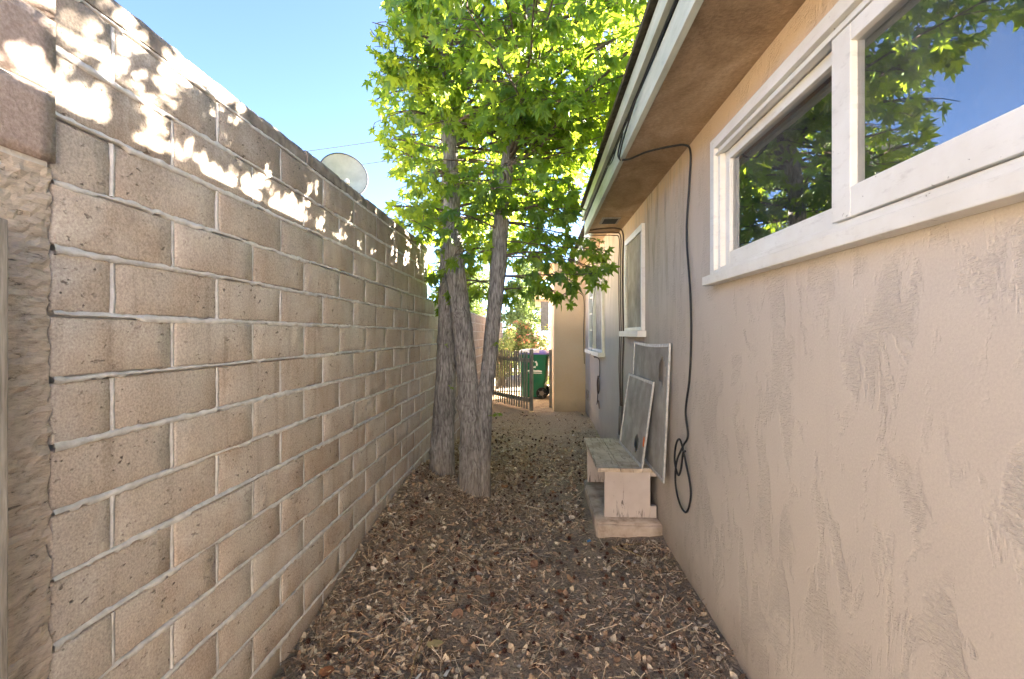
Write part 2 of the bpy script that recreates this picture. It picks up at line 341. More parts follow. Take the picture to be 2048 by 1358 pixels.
# ------------------------------------------------------------------ block wall
CH, BL, Z0, TH = .152, .406, -.015, .15
NC = 15; STEP_Y = 4.72; NLOW = 12
wall = thing('block_wall', 'tall tan concrete block wall with grey mortar along the left side', 'wall', (WX - .075, 1.0, 0))
def wl(v): return (v[0] - (WX - .075), v[1] - 1.0, v[2])
def block_mesh(L, H, seed, mat, rough=.0014, nu=7, nv=5):
    r = random.Random(seed); m_ = MB(); b = .0045; vs = []; ub = .007 / L; vb = .007 / H
    US = [0] + list(np.linspace(ub, 1 - ub, nu - 1)) + [1]; VS = [0] + list(np.linspace(vb, 1 - vb, nv - 1)) + [1]
    for j in range(nv + 1):
        for i in range(nu + 1):
            u, v = US[i], VS[j]; e = (i in (0, nu)) or (j in (0, nv))
            du = r.uniform(-1, 1) * .0025; dv = r.uniform(-1, 1) * .0025
            vs.append((TH / 2 - (b if e else 0) * r.uniform(.5, 1.2) + r.uniform(-1, 1) * rough, (u - .5) * L + (du if e else 0), (v - .5) * H + (dv if e else 0)))
    n1 = nu + 1; fs = [(j * n1 + i, j * n1 + i + 1, (j + 1) * n1 + i + 1, (j + 1) * n1 + i) for j in range(nv) for i in range(nu)]
    ring = [i for i in range(n1)] + [j * n1 + nu for j in range(1, nv + 1)] + [nv * n1 + i for i in range(nu - 1, -1, -1)] + [j * n1 for j in range(nv - 1, 0, -1)]
    o = len(vs); vs += [(-TH / 2, vs[i][1], vs[i][2]) for i in ring]; k = len(ring)
    fs += [(ring[i], o + i, o + (i + 1) % k, ring[(i + 1) % k]) for i in range(k)] + [tuple(o + i for i in range(k))[::-1]]
    m_.add(vs, [f[::-1] if False else f for f in fs]); return m_
full = [block_mesh(BL - .012, CH - .013, i, 'block') for i in range(9)]
half = [block_mesh(BL / 2 - .012, CH - .013, 50 + i, 'block', nu=5) for i in range(4)]
fullm = [b.mesh('block', 'block', True) for b in full]; halfm = [b.mesh('block', 'block', True) for b in half]
Y0, Y1 = .62, 15.0
spots = []
for c_ in range(NC):
    zc = Z0 + CH * (c_ + .5); ph = 1.59 + (0 if c_ % 2 == 0 else BL / 2)
    yend = Y1 if c_ < NLOW else STEP_Y
    k0 = math.floor((Y0 - ph) / BL); y = ph + k0 * BL
    while y < yend - .05:
        a, b = y, y + BL
        if b > yend - .05 and c_ >= NLOW: b = yend if yend - a < BL * .75 else b
        if a < 1.02 < b:
            if b - 1.02 > .12: spots.append((c_, 1.02, b, zc))
        elif b <= 1.02 and a > .55: pass
        else: spots.append((c_, a, b, zc))
        y += BL
rr = random.Random(5)
def near(s): 
    yy = (s[1] + s[2]) / 2; return yy if yy > .9 else 100 - yy
spots.sort(key=near); rest = MB()
for i, (c_, a, b, zc) in enumerate(spots):
    L = b - a; k = rr.randrange(9); px = rr.uniform(-.0035, .0035); dz = rr.uniform(-.002, .002); tilt = rr.uniform(-.006, .006)
    src, arr = (half, halfm) if L < .3 else (full, fullm)
    k %= len(arr); sc = (L - .012) / ((BL / 2 if L < .3 else BL) - .012)
    if i < 300:
        o = link('block', arr[k], wall, wl((WX - .075 + px, (a + b) / 2, zc + dz)), (tilt, 0, 0)); o.scale = (1, sc, 1)
    else: rest.add([wl((v[0] + WX - .075 + px, v[1] * sc + (a + b) / 2, v[2] + zc + dz)) for v in src[k].v], src[k].f)
tag(rest.obj('far_blocks', 'block', wall, True), None, None, kind='stuff')
# mortar: a core between the blocks and a ragged proud bead along every bed joint and head joint
core = MB(); core.box(wl((WX - .143, Y0, -.2)), wl((WX - .022, STEP_Y - .02, Z0 + CH * NC - .004))); core.box(wl((WX - .143, STEP_Y - .02, -.2)), wl((WX - .022, Y1, Z0 + CH * NLOW - .004)))
core.obj('mortar_core', 'mortar', wall)
bead = MB()
for c_ in range(1, NC + 1):
    z = Z0 + CH * c_ - .001; ye = Y1 if c_ <= NLOW else STEP_Y; y = 1.03; ph = c_ * 7.7; vs = []; n = 0
    while y < ye:
        a = fbm(y * 3.1, ph, 0, 3); b = fbm(y * 22, ph, 5, 3); d = fbm(y * 45, ph, 9, 2); e = fbm(y * 30, ph, 14, 3); q = fbm(y * 1.3, ph, 22, 2)
        up = .0105 + .005 * a + .006 * b + .003 * d; dn = (.0115 + .005 * q + .0045 * e + .003 * d) if fbm(y * 2.3, ph, 40, 3) + .25 * b < .13 else .0005
        pr = .0015 + .0025 * a + .002 * b; lip = max(-.002, .0025 + .006 * q + .003 * e)
        vs += [(WX - .012, y, z + up), (WX + pr * .5 - .001, y, z + up * .75), (WX + pr + .001, y, z + .001), (WX + lip, y, z - dn * .75), (WX - .012, y, z - dn)]
        n += 1; y += .011 if y < 3 else (.02 if y < 6 else .05)
    bead.add([wl(v) for v in vs], [(i * 5 + k, i * 5 + k + 1, (i + 1) * 5 + k + 1, (i + 1) * 5 + k)[::-1] for i in range(n - 1) for k in range(4)])
bead.obj('bed_joint_mortar', 'mortar', wall, True)
hb = MB()
for c_, a, b, zc in spots:
    if b > 1.05 and b < 10:
        ph = c_ * 3.1 + b * 9; n = 0; vs = []
        for t in np.linspace(-.068, .068, 14):
            e1 = .0082 + .0028 * fbm(t * 40, ph, 1, 3); e2 = .0082 + .0028 * fbm(t * 40, ph, 8, 3); p = -.0008 + .003 * fbm(t * 12, ph, 4, 3)
            vs += [(WX - .024, b - e1, zc + t), (WX + p, b - e1 * .5, zc + t), (WX + p, b + e2 * .5, zc + t), (WX - .024, b + e2, zc + t)]; n += 1
        hb.add([wl(v) for v in vs], [(i * 4 + k, i * 4 + k + 1, (i + 1) * 4 + k + 1, (i + 1) * 4 + k) for i in range(n - 1) for k in range(3)])
hb.obj('head_joint_mortar', 'mortar', wall, True)
# caps: thin uneven concrete pieces
zt = Z0 + CH * NC + .006; y = Y0
while y < STEP_Y - .02:
    L = min(rr.uniform(.36, .46), STEP_Y - y); hgt = .058 + rr.uniform(-.006, .006); n = 14; m_ = MB(); vs = []
    for i in range(n + 1):
        t = (i / n - .5) * (L - .006); e = .005 if i in (0, n) else 0
        nz = .004 * fbm((y + t) * 16, 2, 2, 3); nzx = .004 * fbm((y + t) * 13, 6, 2, 3)
        vs += [(.078 + nzx, t, -.006), (.079 + nzx, t, hgt * .6), (.066 + nzx, t, hgt + nz - e), (-.066, t, hgt - nz - e), (-.078, t, hgt * .6), (-.078, t, -.006)]
    m_.add(vs, [(i * 6 + k, i * 6 + (k + 1) % 6, (i + 1) * 6 + (k + 1) % 6, (i + 1) * 6 + k) for i in range(n) for k in range(6)] + [tuple(range(6))[::-1], tuple(n * 6 + k for k in range(6))])
    o = m_.obj('cap_block', 'cap', wall, False, loc=wl((WX - .075 + rr.uniform(-.004, .004), y + L / 2, zt + .006))); y += L

# pier at the near end of the wall with a weathered post against it
pier = thing('wall_pier', 'rough rendered pier with smooth pink blocks on top at the left edge', 'pier', (WX - .06, .80, 0))
def slab_grid(x, y0, y1, z0, z1, amp, fr, ny, nz, thick=.17):
    m_ = MB(); vs = []
    for j in range(nz + 1):
        for i in range(ny + 1):
            yy = y0 + (y1 - y0) * i / ny; z_ = z0 + (z1 - z0) * j / nz
            ed = (amp * 1.2 * abs(fbm(z_ * 21, 3, 7, 3)) if i == ny else 0)
            vs.append((x + amp * fbm(yy * fr, z_ * fr * 2, x, 5) - ed, yy - ed, z_))
    n1 = ny + 1; fs = [(j * n1 + i, j * n1 + i + 1, (j + 1) * n1 + i + 1, (j + 1) * n1 + i) for j in range(nz) for i in range(ny)]
    ring = list(range(n1)) + [j * n1 + ny for j in range(1, nz + 1)] + [nz * n1 + i for i in range(ny - 1, -1, -1)] + [j * n1 for j in range(nz - 1, 0, -1)]
    o = len(vs); vs += [(x - thick, vs[i][1], vs[i][2]) for i in ring]; k = len(ring)
    fs += [(ring[i], o + i, o + (i + 1) % k, ring[(i + 1) % k]) for i in range(k)] + [tuple(o + i for i in range(k))[::-1]]
    m_.add(vs, fs); return m_
pl = lambda mm: MB().add([(v[0] - (WX - .06), v[1] - .80, v[2]) for v in mm.v], mm.f)
pl(slab_grid(WX + .007, .56, 1.018, -.1, 1.832, .007, 22, 40, 160)).obj('render_coat', 'rough', pier, False)
for z0, z1 in ((1.845, 1.998), (2.010, 2.163), (2.175, 2.33)):
    pl(slab_grid(WX + .014, .56, 1.022, z0, z1, .0015, 20, 12, 6)).obj('block', 'pink', pier, True)
pl(MB().box((WX - .15, .57, 1.80), (WX + .004, 1.012, 2.325))).obj('mortar_core', 'mortar', pier)
post = MB()
for i in range(1): post.box((-.04, -.05, 0), (.04, .05, 1.70))
o = post.obj('wooden_post', 'wood', bevel=.004, loc=(WX + .075, .79, gh(WX + .07, .87) - .03)); tag(o, 'weathered grey wooden post against the pier at the left edge', 'post')

# ------------------------------------------------------------------ house
house = thing('house', 'pink stucco house with wide eave and white windows on the right', 'house', (HX, 0, 0))
def hp(v): return (v[0] - HX, v[1], v[2])
def hbox(name, a, b, mat, parent=None, bevel=0):
    return MB().box(hp(a), hp(b)).obj(name, mat, parent or house, bevel=bevel)
SOF = 2.58; EAVE_X = .53; EAVE_END = 5.3; WING_Y = 9.05; WING_X = .31; SOF2 = 2.76
W = [(.52, 2.41, 1.757, 2.388), (4.07, 4.83, 1.49, 2.37), (6.5, 8.15, 1.21, 2.36)]     # y0 y1 z0 z1
yb = sorted({-.9, WING_Y + .1, *[v for q in W for v in q[:2]], *np.round(np.arange(-.5, 9.1, .5), 3)}); zb = sorted({-.2, 3.0, SOF, *[v for q in W for v in q[2:]]})
mb = MB(); vid = {}
def vv(y, z, x=HX):
    k = (round(y, 4), round(z, 4), x)
    if k not in vid: vid[k] = len(mb.v); mb.v.append(hp((x, y, z)))
    return vid[k]
for i in range(len(yb) - 1):
    for j in range(len(zb) - 1):
        cy, cz = (yb[i] + yb[i + 1]) / 2, (zb[j] + zb[j + 1]) / 2
        if any(q[0] < cy < q[1] and q[2] < cz < q[3] for q in W): continue
        for x in (HX, HX + .14):
            f = (vv(yb[i], zb[j], x), vv(yb[i], zb[j + 1], x), vv(yb[i + 1], zb[j + 1], x), vv(yb[i + 1], zb[j], x)); mb.f.append(f if x == HX else f[::-1])
for q in W:      # reveals
    y0, y1, z0, z1 = q; cs = [(y0, z0), (y1, z0), (y1, z1), (y0, z1)]
    for k in range(4):
        a, b = cs[k], cs[(k + 1) % 4]; mb.f.append((vv(*a), vv(*b), vv(*b, HX + .14), vv(*a, HX + .14)))
mb.obj('wall', 'stucco', house)
# rooms behind the windows
for y0, y1 in ((-.3, 3.2), (3.8, 5.1), (6.2, 8.5)):
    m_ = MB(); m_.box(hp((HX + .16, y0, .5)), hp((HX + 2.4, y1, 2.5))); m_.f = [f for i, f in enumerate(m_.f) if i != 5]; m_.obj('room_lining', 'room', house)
# other outside walls, so that the house is a closed volume
hbox('end_wall', (HX + .005, -.895, -.2), (9.5, -.76, 2.9), 'stucco'); hbox('side_wall', (9.4, -.75, -.2), (9.55, 11.5, 2.9), 'stucco')
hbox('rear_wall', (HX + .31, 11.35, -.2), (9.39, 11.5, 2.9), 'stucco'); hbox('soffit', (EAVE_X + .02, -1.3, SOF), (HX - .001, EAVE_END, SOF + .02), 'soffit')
hbox('fascia_board', (EAVE_X - .012, -1.3, SOF - .022), (EAVE_X + .018, EAVE_END + .02, SOF + .105), 'fascia', bevel=.003)
hbox('fascia_trim', (EAVE_X - .045, -1.3, SOF + .128), (EAVE_X - .017, EAVE_END + .03, SOF + .222), 'fascia', bevel=.003)
hbox('groove_shade', (EAVE_X - .016, -1.3, SOF + .106), (EAVE_X + .012, EAVE_END, SOF + .22), 'dark')  # near-black strip paints the shadow gap between the two boards
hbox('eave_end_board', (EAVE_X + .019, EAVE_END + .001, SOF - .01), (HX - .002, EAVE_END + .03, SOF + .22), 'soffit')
hbox('soffit_upper', (.70 + .02, EAVE_END + .031, SOF2), (HX - .001, WING_Y - .002, SOF2 + .02), 'stucco_tan')
hbox('fascia_upper', (.70 - .01, EAVE_END + .035, SOF2 - .02), (.70 + .018, WING_Y - .2, SOF2 + .16), 'fascia')
def roof(x0, x1, z, pitch, y0, y1, th=.03, name='roof'):
    t = math.tan(pitch); xr = (x0 + x1) / 2; m_ = MB(); zr = z + (xr - x0) * t
    pr = [(x0, z), (xr, zr), (x1, z), (x1, z + th), (xr, zr + th), (x0, z + th)]
    vs = [hp((a, y, b)) for y in (y0, y1) for a, b in pr]
    m_.add(vs, [tuple(range(6)), tuple(range(6, 12))[::-1]] + [(i, i + 6, (i + 1) % 6 + 6, (i + 1) % 6) for i in range(6)]); return m_.obj(name, 'roof', house)
roof(EAVE_X - .075, 9.9, SOF + .224, R(17), -1.4, EAVE_END + .03)
roof(.70 - .075, 9.9, SOF2 + .165, R(17), EAVE_END + .04, 11.8)
# wing jutting into the passage
def wing(x0, y0, x1, y1, h, name, mat):
    m_ = MB(); m_.box(hp((x0, y0, -.2)), hp((x1, y1, h))); return m_.obj(name, mat, house, bevel=.012)
wing(WING_X, WING_Y, HX + .3, 11.6, SOF2 + .02, 'wing_wall', 'stucco_tan')
hbox('wing_soffit', (WING_X - .22, WING_Y - .05, SOF2 + .021), (HX, 11.7, SOF2 + .04), 'stucco_tan')
hbox('gutter', (WING_X - .32, WING_Y - .08, SOF2 + .02), (WING_X - .22, 11.7, SOF2 + .11), 'steel', bevel=.02)
wing(.50, 15.0, 2.0, 19, 2.62, 'back_wall', 'stucco_tan')
hbox('back_eave', (-.08, 14.8, 2.55), (2.2, 19.2, 2.92), 'stucco_tan')
sh = hbox('shutter', (.10, 14.96, 1.55), (.34, 14.99, 2.48), 'shutter')
for i in range(9): hbox('louvre', (.12, 14.94, 1.6 + i * .095), (.32, 14.958, 1.66 + i * .095), 'shutter', sh)
hbox('shutter_post', (.35, 14.93, -.1), (.49, 15.05, 2.54), 'white')
# soffit vent, foundation vent
v = hbox('soffit_vent', (.62, 4.62, SOF - .012), (.80, 4.86, SOF - .001), 'wood'); hbox('opening_shade', (.645, 4.645, SOF - .016), (.775, 4.835, SOF - .0125), 'dark', v)  # dark plate paints the shade inside the open vent hole
v = hbox('wall_vent', (HX - .012, 8.45, .28), (HX - .001, 8.8, .46), 'slab')
for i in range(5): hbox('slat', (HX - .018, 8.47, .30 + i * .03), (HX - .0125, 8.78, .315 + i * .03), 'slab', v)

def frame_ring(y0, y1, z0, z1, x0, x1, wl_, wr, wb, wt):
    m_ = MB(); m_.box(hp((x0, y0, z0)), hp((x1, y0 + wl_, z1))); m_.box(hp((x0, y1 - wr, z0)), hp((x1, y1, z1)))
    m_.box(hp((x0 + .0007, y0 + wl_, z0 + .0007)), hp((x1, y1 - wr, z0 + wb))); m_.box(hp((x0 + .0007, y0 + wl_, z1 - wt)), hp((x1, y1 - wr, z1 - .0007))); return m_
# --- window 1: two big sashes under the eave
y0, y1, z0, z1 = W[0]
win = frame_ring(y0 - .03, y1 + .03, z0 - .005, z1 + .03, HX - .038, HX + .02, .05, .05, .02, .05).obj('window', 'white', house, bevel=.003)
win['label'] = 'wide white framed window near the camera'
frame_ring(y0 + .021, y1 - .021, z0 + .016, z1 - .021, HX - .018, HX + .06, .03, .03, .012, .03).obj('inner_stop', 'white', win, bevel=.002)
ym = 1.42
hbox('head_track', (HX - .034, y0 + .03, z1 - .058), (HX - .006, y1 - .03, z1 - .048), 'white', win)
s1 = frame_ring(ym + .045, y1 - .052, z0 + .03, z1 - .053, HX + .006, HX + .045, .04, .048, .062, .045).obj('sash', 'white', win, bevel=.003)
hbox('pane', (HX + .024, ym + .084, z0 + .091), (HX + .028, y1 - .099, z1 - .097), 'glass', s1)
s2 = frame_ring(y0 + .052, ym + .044, z0 + .03, z1 - .060, HX - .030, HX + .004, .05, .085, .085, .05).obj('sash', 'white', win, bevel=.003)
hbox('pane', (HX - .010, y0 + .101, z0 + .114), (HX - .006, ym - .040, z1 - .109), 'glass', s2)
lt = hbox('latch', (HX + .012, ym - .085, z0 + .13), (HX + .030, ym - .05, z0 + .175), 'alu', win, bevel=.005)
hbox('inner_sash_stile', (HX + .032, ym - .125, z0 + .05), (HX + .06, ym + .03, z1 - .07), 'white', win)
hbox('inner_casing', (HX + .10, y1 - .16, z0 + .03), (HX + .125, y1 - .06, z1 - .05), 'white', win)
hbox('sill', (HX - .062, y0 - .1, z0 - .052), (HX - .001, y1 + .075, z0 - .007), 'white', win, bevel=.004)
# --- window 2: tall narrow window with dusty glass
y0, y1, z0, z1 = W[1]
win = frame_ring(y0 - .02, y1 + .02, z0, z1 + .02, HX - .030, HX + .03, .035, .05, .03, .055).obj('window', 'white', house, bevel=.003)
win['label'] = 'narrow window with grey insect screen'
sc_ = hbox('screen', (HX - .006, y0 + .015, z0 + .03), (HX - .002, y1 - .03, z1 - .035), 'screen', win)
hbox('pane', (HX + .012, y0 + .015, z0 + .03), (HX + .016, y1 - .03, z1 - .035), 'dusty', win)
hbox('sill', (HX - .075, y0 - .07, z0 - .055), (HX - .001, y1 + .06, z0 - .002), 'white', win, bevel=.004)
# --- window 3: far pair, gridded sash and screen
y0, y1, z0, z1 = W[2]; ym = 7.35
win = frame_ring(y0 - .03, y1 + .03, z0, z1 + .03, HX - .035, HX + .03, .05, .06, .03, .06).obj('window', 'white', house, bevel=.003)
win['label'] = 'far window with white gridded sash and dark screen'
hbox('mullion', (HX - .06, ym - .04, z0 + .03), (HX + .02, ym + .04, z1 - .03), 'white', win, bevel=.003)
hbox('screen', (HX - .012, y0 + .02, z0 + .03), (HX - .008, ym - .041, z1 - .03), 'screen', win)
hbox('pane', (HX + .010, ym + .041, z0 + .03), (HX + .014, y1 - .03, z1 - .03), 'glass', win)
for k in range(1, 4): hbox('muntin', (HX - .012, ym + .041, z0 + .03 + k * .27), (HX + .008, y1 - .03, z0 + .055 + k * .27), 'white', win)
hbox('muntin', (HX - .011, ym + .36, z0 + .03), (HX + .009, ym + .385, z1 - .03), 'white', win)
hbox('sill', (HX - .095, y0 - .08, z0 - .06), (HX - .001, y1 + .1, z0 - .002), 'white', win, bevel=.004)

# ------------------------------------------------------------------ unseen buildings and paving added to bounce sunlight; visible drive
M['cream'] = simple("cream_stucco", (.76, .67, .55), .9, 0, .2, .06, 3, .2); M['bounce_paving'] = simple("patio_concrete", (.55, .50, .44), .9, 0, .2, .15, 4, .2)
def gable_house(name, label, x0, y0, x1, y1, h, pitch, along):
    t = thing(name, label, 'house', ((x0 + x1) / 2, (y0 + y1) / 2, 0)); cx_, cy_ = (x0 + x1) / 2, (y0 + y1) / 2
    MB().box((x0 - cx_, y0 - cy_, -.2), (x1 - cx_, y1 - cy_, h)).obj('wall', 'cream', t)
    hw = ((x1 - x0) if along == 'y' else (y1 - y0)) / 2 + .4; hl = ((y1 - y0) if along == 'y' else (x1 - x0)) / 2 + .3; r_ = hw * math.tan(pitch)
    pr = [(-hw, h + .01), (0, h + r_), (hw, h + .01), (hw, h + .13), (0, h + r_ + .12), (-hw, h + .13)]
    vs = [((a, e, b) if along == 'y' else (e, a, b)) for e in (-hl, hl) for a, b in pr]
    MB().add(vs, [tuple(range(6)), tuple(range(6, 12))[::-1]] + [(i, i + 6, (i + 1) % 6 + 6, (i + 1) % 6) for i in range(6)]).obj('roof', 'roof', t)
    return t
gable_house('unseen_house', 'unseen low cream house added beyond the block wall to bounce sunlight, carrying the satellite dish', -10, -2, -3.3, 12, 2.5, R(14), 'y')  # out of view, added so its sunlit side brightens the shade
gable_house('unseen_garage', 'unseen cream building added behind the viewer to bounce sunlight', -9, -12.5, 6, -7.0, 2.9, R(17), 'x')  # out of view, added as a sunlit reflector behind the camera
tag(MB().box((-1.05, 12.1, -.1), (14, 40, .025)).obj('driveway', 'bounce_paving'), 'pale sunlit concrete drive beyond the gate', 'driveway', kind='structure')
tag(MB().box((-9, -6.95, -.1), (9, -1.6, .02)).obj('bounce_paving', 'bounce_paving'), 'unseen pale concrete slab added behind the viewer to bounce light', 'bounce_paving', kind='structure')  # out of view, added to throw light into the passage

# ------------------------------------------------------------------ cables
def cable(name, pts, r, mat, label, cat='cable', n=80, sides=8, parent=None):
    o = MB().tube(spline(pts, n), r, sides).obj(name, mat, parent, True)
    if parent is None: tag(o, label, cat)
    return o
cx = HX - .014
coil = [(cx, 2.87, .86), (cx - .012, 2.93, .78), (cx - .02, 3.03, .66), (cx - .018, 3.06, .52), (cx - .012, 3.00, .42), (cx - .008, 2.89, .40), (cx - .006, 2.82, .47), (cx - .006, 2.80, .57), (cx - .014, 2.86, .70), (cx - .026, 2.93, .82), (cx - .034, 2.99, .78), (cx - .034, 3.02, .67), (cx - .03, 2.96, .60), (cx - .03, 2.90, .66), (cx - .034, 2.85, .76), (cx - .03, 2.82, .78)]
cable('cable', [(EAVE_X + .0, 3.02, SOF - .032), (EAVE_X + .05, 3.0, SOF - .03), (.66, 2.93, SOF - .018), (.78, 2.87, SOF - .012), (.86, 2.83, SOF - .02), (cx, 2.82, SOF - .07), (cx, 2.84, 2.35), (cx - .004, 2.88, 2.05), (cx, 2.83, 1.72), (cx, 2.81, 1.45), (cx, 2.84, 1.2), (cx - .004, 2.9, 1.0)] + coil, .0062, 'cable', 'thick black cable from the eave ending in a loose coil beside the screens', n=220)
fx = EAVE_X - .022
cable('wire', [(fx - .01, -1.2, SOF + .115), (fx, .5, SOF + .112), (fx, 1.6, SOF + .11), (fx - .006, 2.3, SOF + .09), (fx - .008, 2.75, SOF + .03), (fx - .006, 2.95, SOF - .028), (fx + .01, 3.02, SOF - .032), (fx + .0, 3.05, SOF + .02), (fx, 2.9, SOF + .09), (fx, 3.4, SOF + .11), (fx, 4.4, SOF + .112), (fx, 5.2, SOF + .11)], .005, 'cable', 'thin black wire clipped along the white fascia board', 'wire', 140)
cable('wire', [(fx - .004, 2.6, SOF + .10), (fx - .014, 2.8, SOF + .06), (fx - .008, 3.0, SOF + .075), (fx - .012, 3.2, SOF + .03), (fx - .004, 3.5, SOF + .09)], .004, 'cable', 'short loose tangle of wire where the thick cable leaves the fascia', 'wire', 60)
cx = HX - .012
for k, (dy, r, mt, lb) in enumerate(((0, .008, 'wire', 'thickest dark cable running down the wall between the two smaller windows'), (.14, .006, 'wire', 'brown wire running down the wall left of the thickest cable'), (.24, .005, 'wire', 'thin brown wire furthest left in the bundle down the wall'))):
    cable('cable', [(EAVE_X + .02, 5.05 + dy * .5, SOF - .03 - k * .012), (.66, 5.03 + dy, SOF - .02 - k * .01), (.82, 5.02 + dy, SOF - .02 - k * .012), (cx, 5.02 + dy, SOF - .08), (cx, 5.04 + dy, 2.2), (cx, 5.03 + dy, 1.8), (cx, 4.99 + dy, 1.45), (cx, 5.05 + dy * .9, 1.1), (cx, 5.06 + dy * .6, .75), (cx - .01 * k, 5.08 + dy * .15, .42)], r, mt, lb, n=90)
pb = thing('conduit_box', 'short metal conduit with a small brown junction box at the wall foot', 'conduit', (HX - .03, 5.08, 0))
MB().tube([(0, 0, -.05), (0, 0, .25)], .018, 10).obj('lower_pipe', 'steel', pb, True); MB().box((-.035, -.03, .22), (.028, .06, .40)).obj('box', 'benchpaint', pb, bevel=.006)
MB().tube([(0, 0, .39), (.0, -.01, .52), (.003, -.02, .70)], .021, 10).obj('upper_pipe', 'steel', pb, True)
cable('wire', [(cx, 7.0, 1.16), (cx - .05, 7.05, 1.12), (cx - .07, 6.95, 1.135), (cx - .01, 6.88, 1.10), (cx, 6.88, .98), (cx, 6.9, .86), (cx - .01, 7.0, .80), (cx - .015, 7.02, .66), (cx - .012, 6.95, .60), (cx - .01, 6.86, .66), (cx - .012, 6.84, .78), (cx - .018, 6.92, .86), (cx - .022, 7.0, .76), (cx - .022, 6.97, .62), (cx - .02, 6.9, .62), (cx - .02, 6.88, .76), (cx - .024, 6.93, .82), (cx - .02, 6.95, .60), (cx - .014, 7.04, .48), (cx - .01, 7.12, .42), (cx - .01, 6.98, .50), (cx - .01, 6.86, .40), (cx - .012, 6.9, .50)], .006, 'wire', 'tangled brown wire hanging in a bundle below the far window', 'wire', 200)
cable('wire', [(HX - .10, 7.34, 1.14), (HX - .07, 7.30, 1.3), (HX - .068, 7.3, 1.8), (HX - .06, 7.05, 2.1), (HX - .05, 6.8, 2.5), (HX - .04, 6.7, 2.74)], .004, 'wire', 'thin wire crossing in front of the far window', 'wire', 60)
cable('wire', [(WING_X + .12, WING_Y - .012, 2.18), (WING_X + .3, WING_Y - .016, 2.26), (WING_X + .5, WING_Y - .014, 2.22), (WING_X + .565, WING_Y - .02, 2.05), (WING_X + .555, WING_Y - .016, 1.4), (WING_X + .57, WING_Y - .016, .9)], .006, 'wire', 'thin wire arching across the tan wing wall beside the corner', 'wire', 60)

# ------------------------------------------------------------------ bench, screens
slab = MB()
def jit_box(a, b, n, amp, seed):
    me = bmesh.new(); bmesh.ops.create_cube(me, size=1)
    for v in me.verts: v.co = Vector([(a[i] + b[i]) / 2 + v.co[i] * (b[i] - a[i]) for i in range(3)])
    bmesh.ops.bevel(me, geom=me.edges[:], offset=.01, segments=2, affect='EDGES')
    bmesh.ops.subdivide_edges(me, edges=me.edges[:], cuts=n, use_grid_fill=True)
    for v in me.verts: v.co += Vector((fbm(*(v.co * 9 + Vector((seed, 0, 0))), 4), fbm(*(v.co * 9 + Vector((0, seed, 5))), 4), fbm(*(v.co * 9 + Vector((0, 7, seed))), 4))) * amp
    r = MB(); me.verts.index_update(); r.v = [tuple(v.co) for v in me.verts]; r.f = [tuple(v.index for v in f.verts) for f in me.faces]; me.free(); return r
o = jit_box((.43, 3.48, -.06), (HX - .004, 4.52, .092), 4, .008, 3).obj('concrete_slab', 'slab', None, True); tag(o, 'low painted concrete slab against the house under the bench', 'slab')
bench = thing('bench', 'low weathered bench with peeling pink panels and a grey plank top', 'bench', (.68, 4.05, .09))
def bbox_(name, a, b, mat, bev=.004): return MB().box((a[0] - .68, a[1] - 4.05, a[2] - .09), (b[0] - .68, b[1] - 4.05, b[2] - .09)).obj(name, mat, bench, bevel=bev)
bbox_('front_panel', (.50, 3.60, .0925), (.838, 3.64, .4355), 'benchpaint'); bbox_('front_panel_rail', (.838, 3.60, .40), (.885, 3.64, .4355), 'benchpaint'); bbox_('front_panel_foot', (.838, 3.60, .0925), (.885, 3.64, .18), 'benchpaint')
bbox_('back_panel', (.46, 4.44, .0925), (.885, 4.48, .4355), 'benchpaint')
bbox_('inner_panel', (.78, 3.66, .0925), (.80, 4.43, .4355), 'dark')
for i, (a, b) in enumerate(((.445, .612), (.615, .772), (.775, .888))): bbox_('plank', (a, 3.565 + (.006, 0, .012)[i], .436), (b, 4.60 - (.0, .01, .004)[i], .466), 'board')
